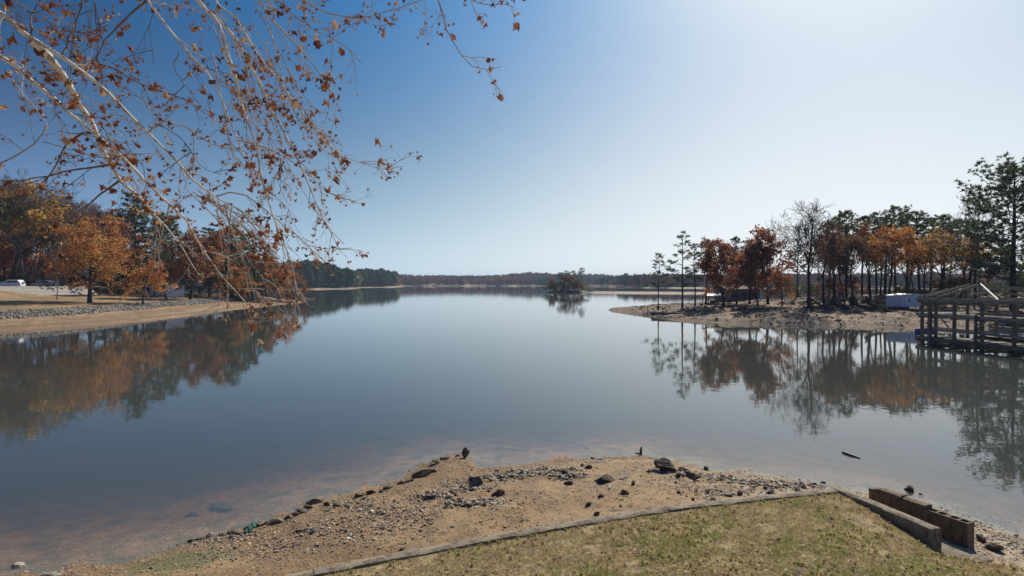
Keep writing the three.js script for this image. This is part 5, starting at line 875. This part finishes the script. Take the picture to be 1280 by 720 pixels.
  for (let k = 0; k < 16; k++) { const a = lerp(-20, 230, R()), b = lerp(0, 210, R()), d = 6.6 + R() * 1.4, e = a + lerp(-60, 110, R()), f = b + lerp(-40, 70, R()); limbs.push([0.006, 0.003, 1, 0.75, [P(a, b, d), P(lerp(a, e, 0.35) + 12 * gauss(R), lerp(b, f, 0.3), d + 0.1), P(lerp(a, e, 0.7), lerp(b, f, 0.75) + 12 * gauss(R), d + 0.2), P(e, f, d + 0.3)]]); }
  const leaves = [], shoot = (m, p, dir, len, r, level, many) => {
    const n = 4, pts = [p.clone()], d = dir.clone();
    for (let k = 1; k <= n; k++) { d.x += gauss(R) * 0.2; d.y += gauss(R) * 0.2 - 0.02; d.z += gauss(R) * 0.2; d.normalize(); pts.push(pts[k - 1].clone().addScaledVector(d, len / n)); }
    m.tube(pts, pts.map((_, k) => Math.max(0.0018, r * (1 - 0.65 * k / n))), 4, false);
    if (level < 2) { const q = level === 0 ? 3 : 2; for (let k = 0; k < q; k++) { const i = 1 + Math.floor(R() * (n - 1)), s = d.clone().add(V(gauss(R) * 0.9, gauss(R) * 0.8 - 0.05, gauss(R) * 0.9)).normalize(); shoot(m, pts[i], s, len * (0.35 + 0.3 * R()), r * 0.6, level + 1, many); } }
    const cnt = level === 0 ? 2 : 1; for (let k = 0; k < cnt; k++) if (R() < many) leaves.push([pts[n - (k && R() < 0.6 ? 1 : 0)].clone().add(V(gauss(R) * 0.03, -0.02 - 0.02 * R(), gauss(R) * 0.03)), 0.038 + 0.06 * R() * R() + (R() < 0.14 ? 0.06 : 0)]);
  };
  for (const [r0, r1, dark, many, ctrl] of limbs) {
    const curve = new THREE.CatmullRomCurve3(ctrl, false, 'centripetal'), L = curve.getLength(), n = Math.max(10, Math.round(L / 0.22)), pts = curve.getSpacedPoints(n); for (let k = 1; k < n; k++) pts[k].add(V(gauss(R) * 0.012, gauss(R) * 0.012, gauss(R) * 0.012));
    const m = new MB(); m.tube(pts, pts.map((_, k) => lerp(r0, r1, Math.pow(k / n, 0.62)) * (1 + 0.10 * gauss(R))), r0 > 0.03 ? 10 : 6, false);
    const br = m.build('branch', r0 > 0.02 && !dark ? pale : dark ? darkTwig : twigMat, tree), tw = new MB();
    const nShoot = Math.round(L * 4.4 * many);
    for (let k = 0; k < nShoot; k++) {
      const f = lerp(0.15, 1, Math.pow((k + R()) / nShoot, 0.95)), i = Math.min(n - 1, Math.floor(f * n)), tan = pts[i + 1].clone().sub(pts[i]).normalize(), dir = tan.multiplyScalar(0.8).add(V(gauss(R) * 0.8, gauss(R) * 0.75 - 0.10, gauss(R) * 0.8)).normalize();
      if (pts[i].x < -6.6) continue; shoot(tw, pts[i], dir, (0.22 + 0.42 * R()) * (many > 0.4 ? 1 : 0.5), 0.0055, 0, 0.62);
    }
    if (tw.k) { const o = tw.build('twigs', dark ? darkTwig : twigMat, br); o.userData.kind = 'stuff'; }
  }
  const forms = [0.9, 1.3, 1.7, -1.1, 2.1, 1.2].map((c, k) => leafShape(2100 + k, c)), mats = leafCols.map((c) => new THREE.MeshPhysicalMaterial({ color: lin(...c), roughness: 0.8, transmission: 0.30, thickness: 0, side: THREE.DoubleSide, specularIntensity: 0.5 })), geos = forms.map((f) => f.geometry());
  leaves.sort((a, b) => b[1] / -b[0].z - a[1] / -a[0].z);
  const rest = new MB(), o3 = new THREE.Object3D();
  leaves.forEach(([p, s], k) => {
    o3.position.copy(p); o3.rotation.set(0.9 + gauss(R) * 1.1, R() * 6.28, gauss(R) * 0.9); o3.scale.setScalar(s);
    const f = k % 6, c = Math.floor(R() * leafCols.length);
    if (k < 300) { const l = mesh('leaf', geos[f], mats[c], tree); l.position.copy(o3.position); l.rotation.copy(o3.rotation); l.scale.copy(o3.scale); }
    else { o3.updateMatrix(); const g = geos[f].clone().applyMatrix4(o3.matrix); rest.col = leafCols[c]; rest.geo(g); }
  });
  if (rest.k) { const o = rest.build('leaves', leafy({ transmission: 0.3 }), tree); o.userData.kind = 'stuff'; }
}
renderer.render(scene, camera);
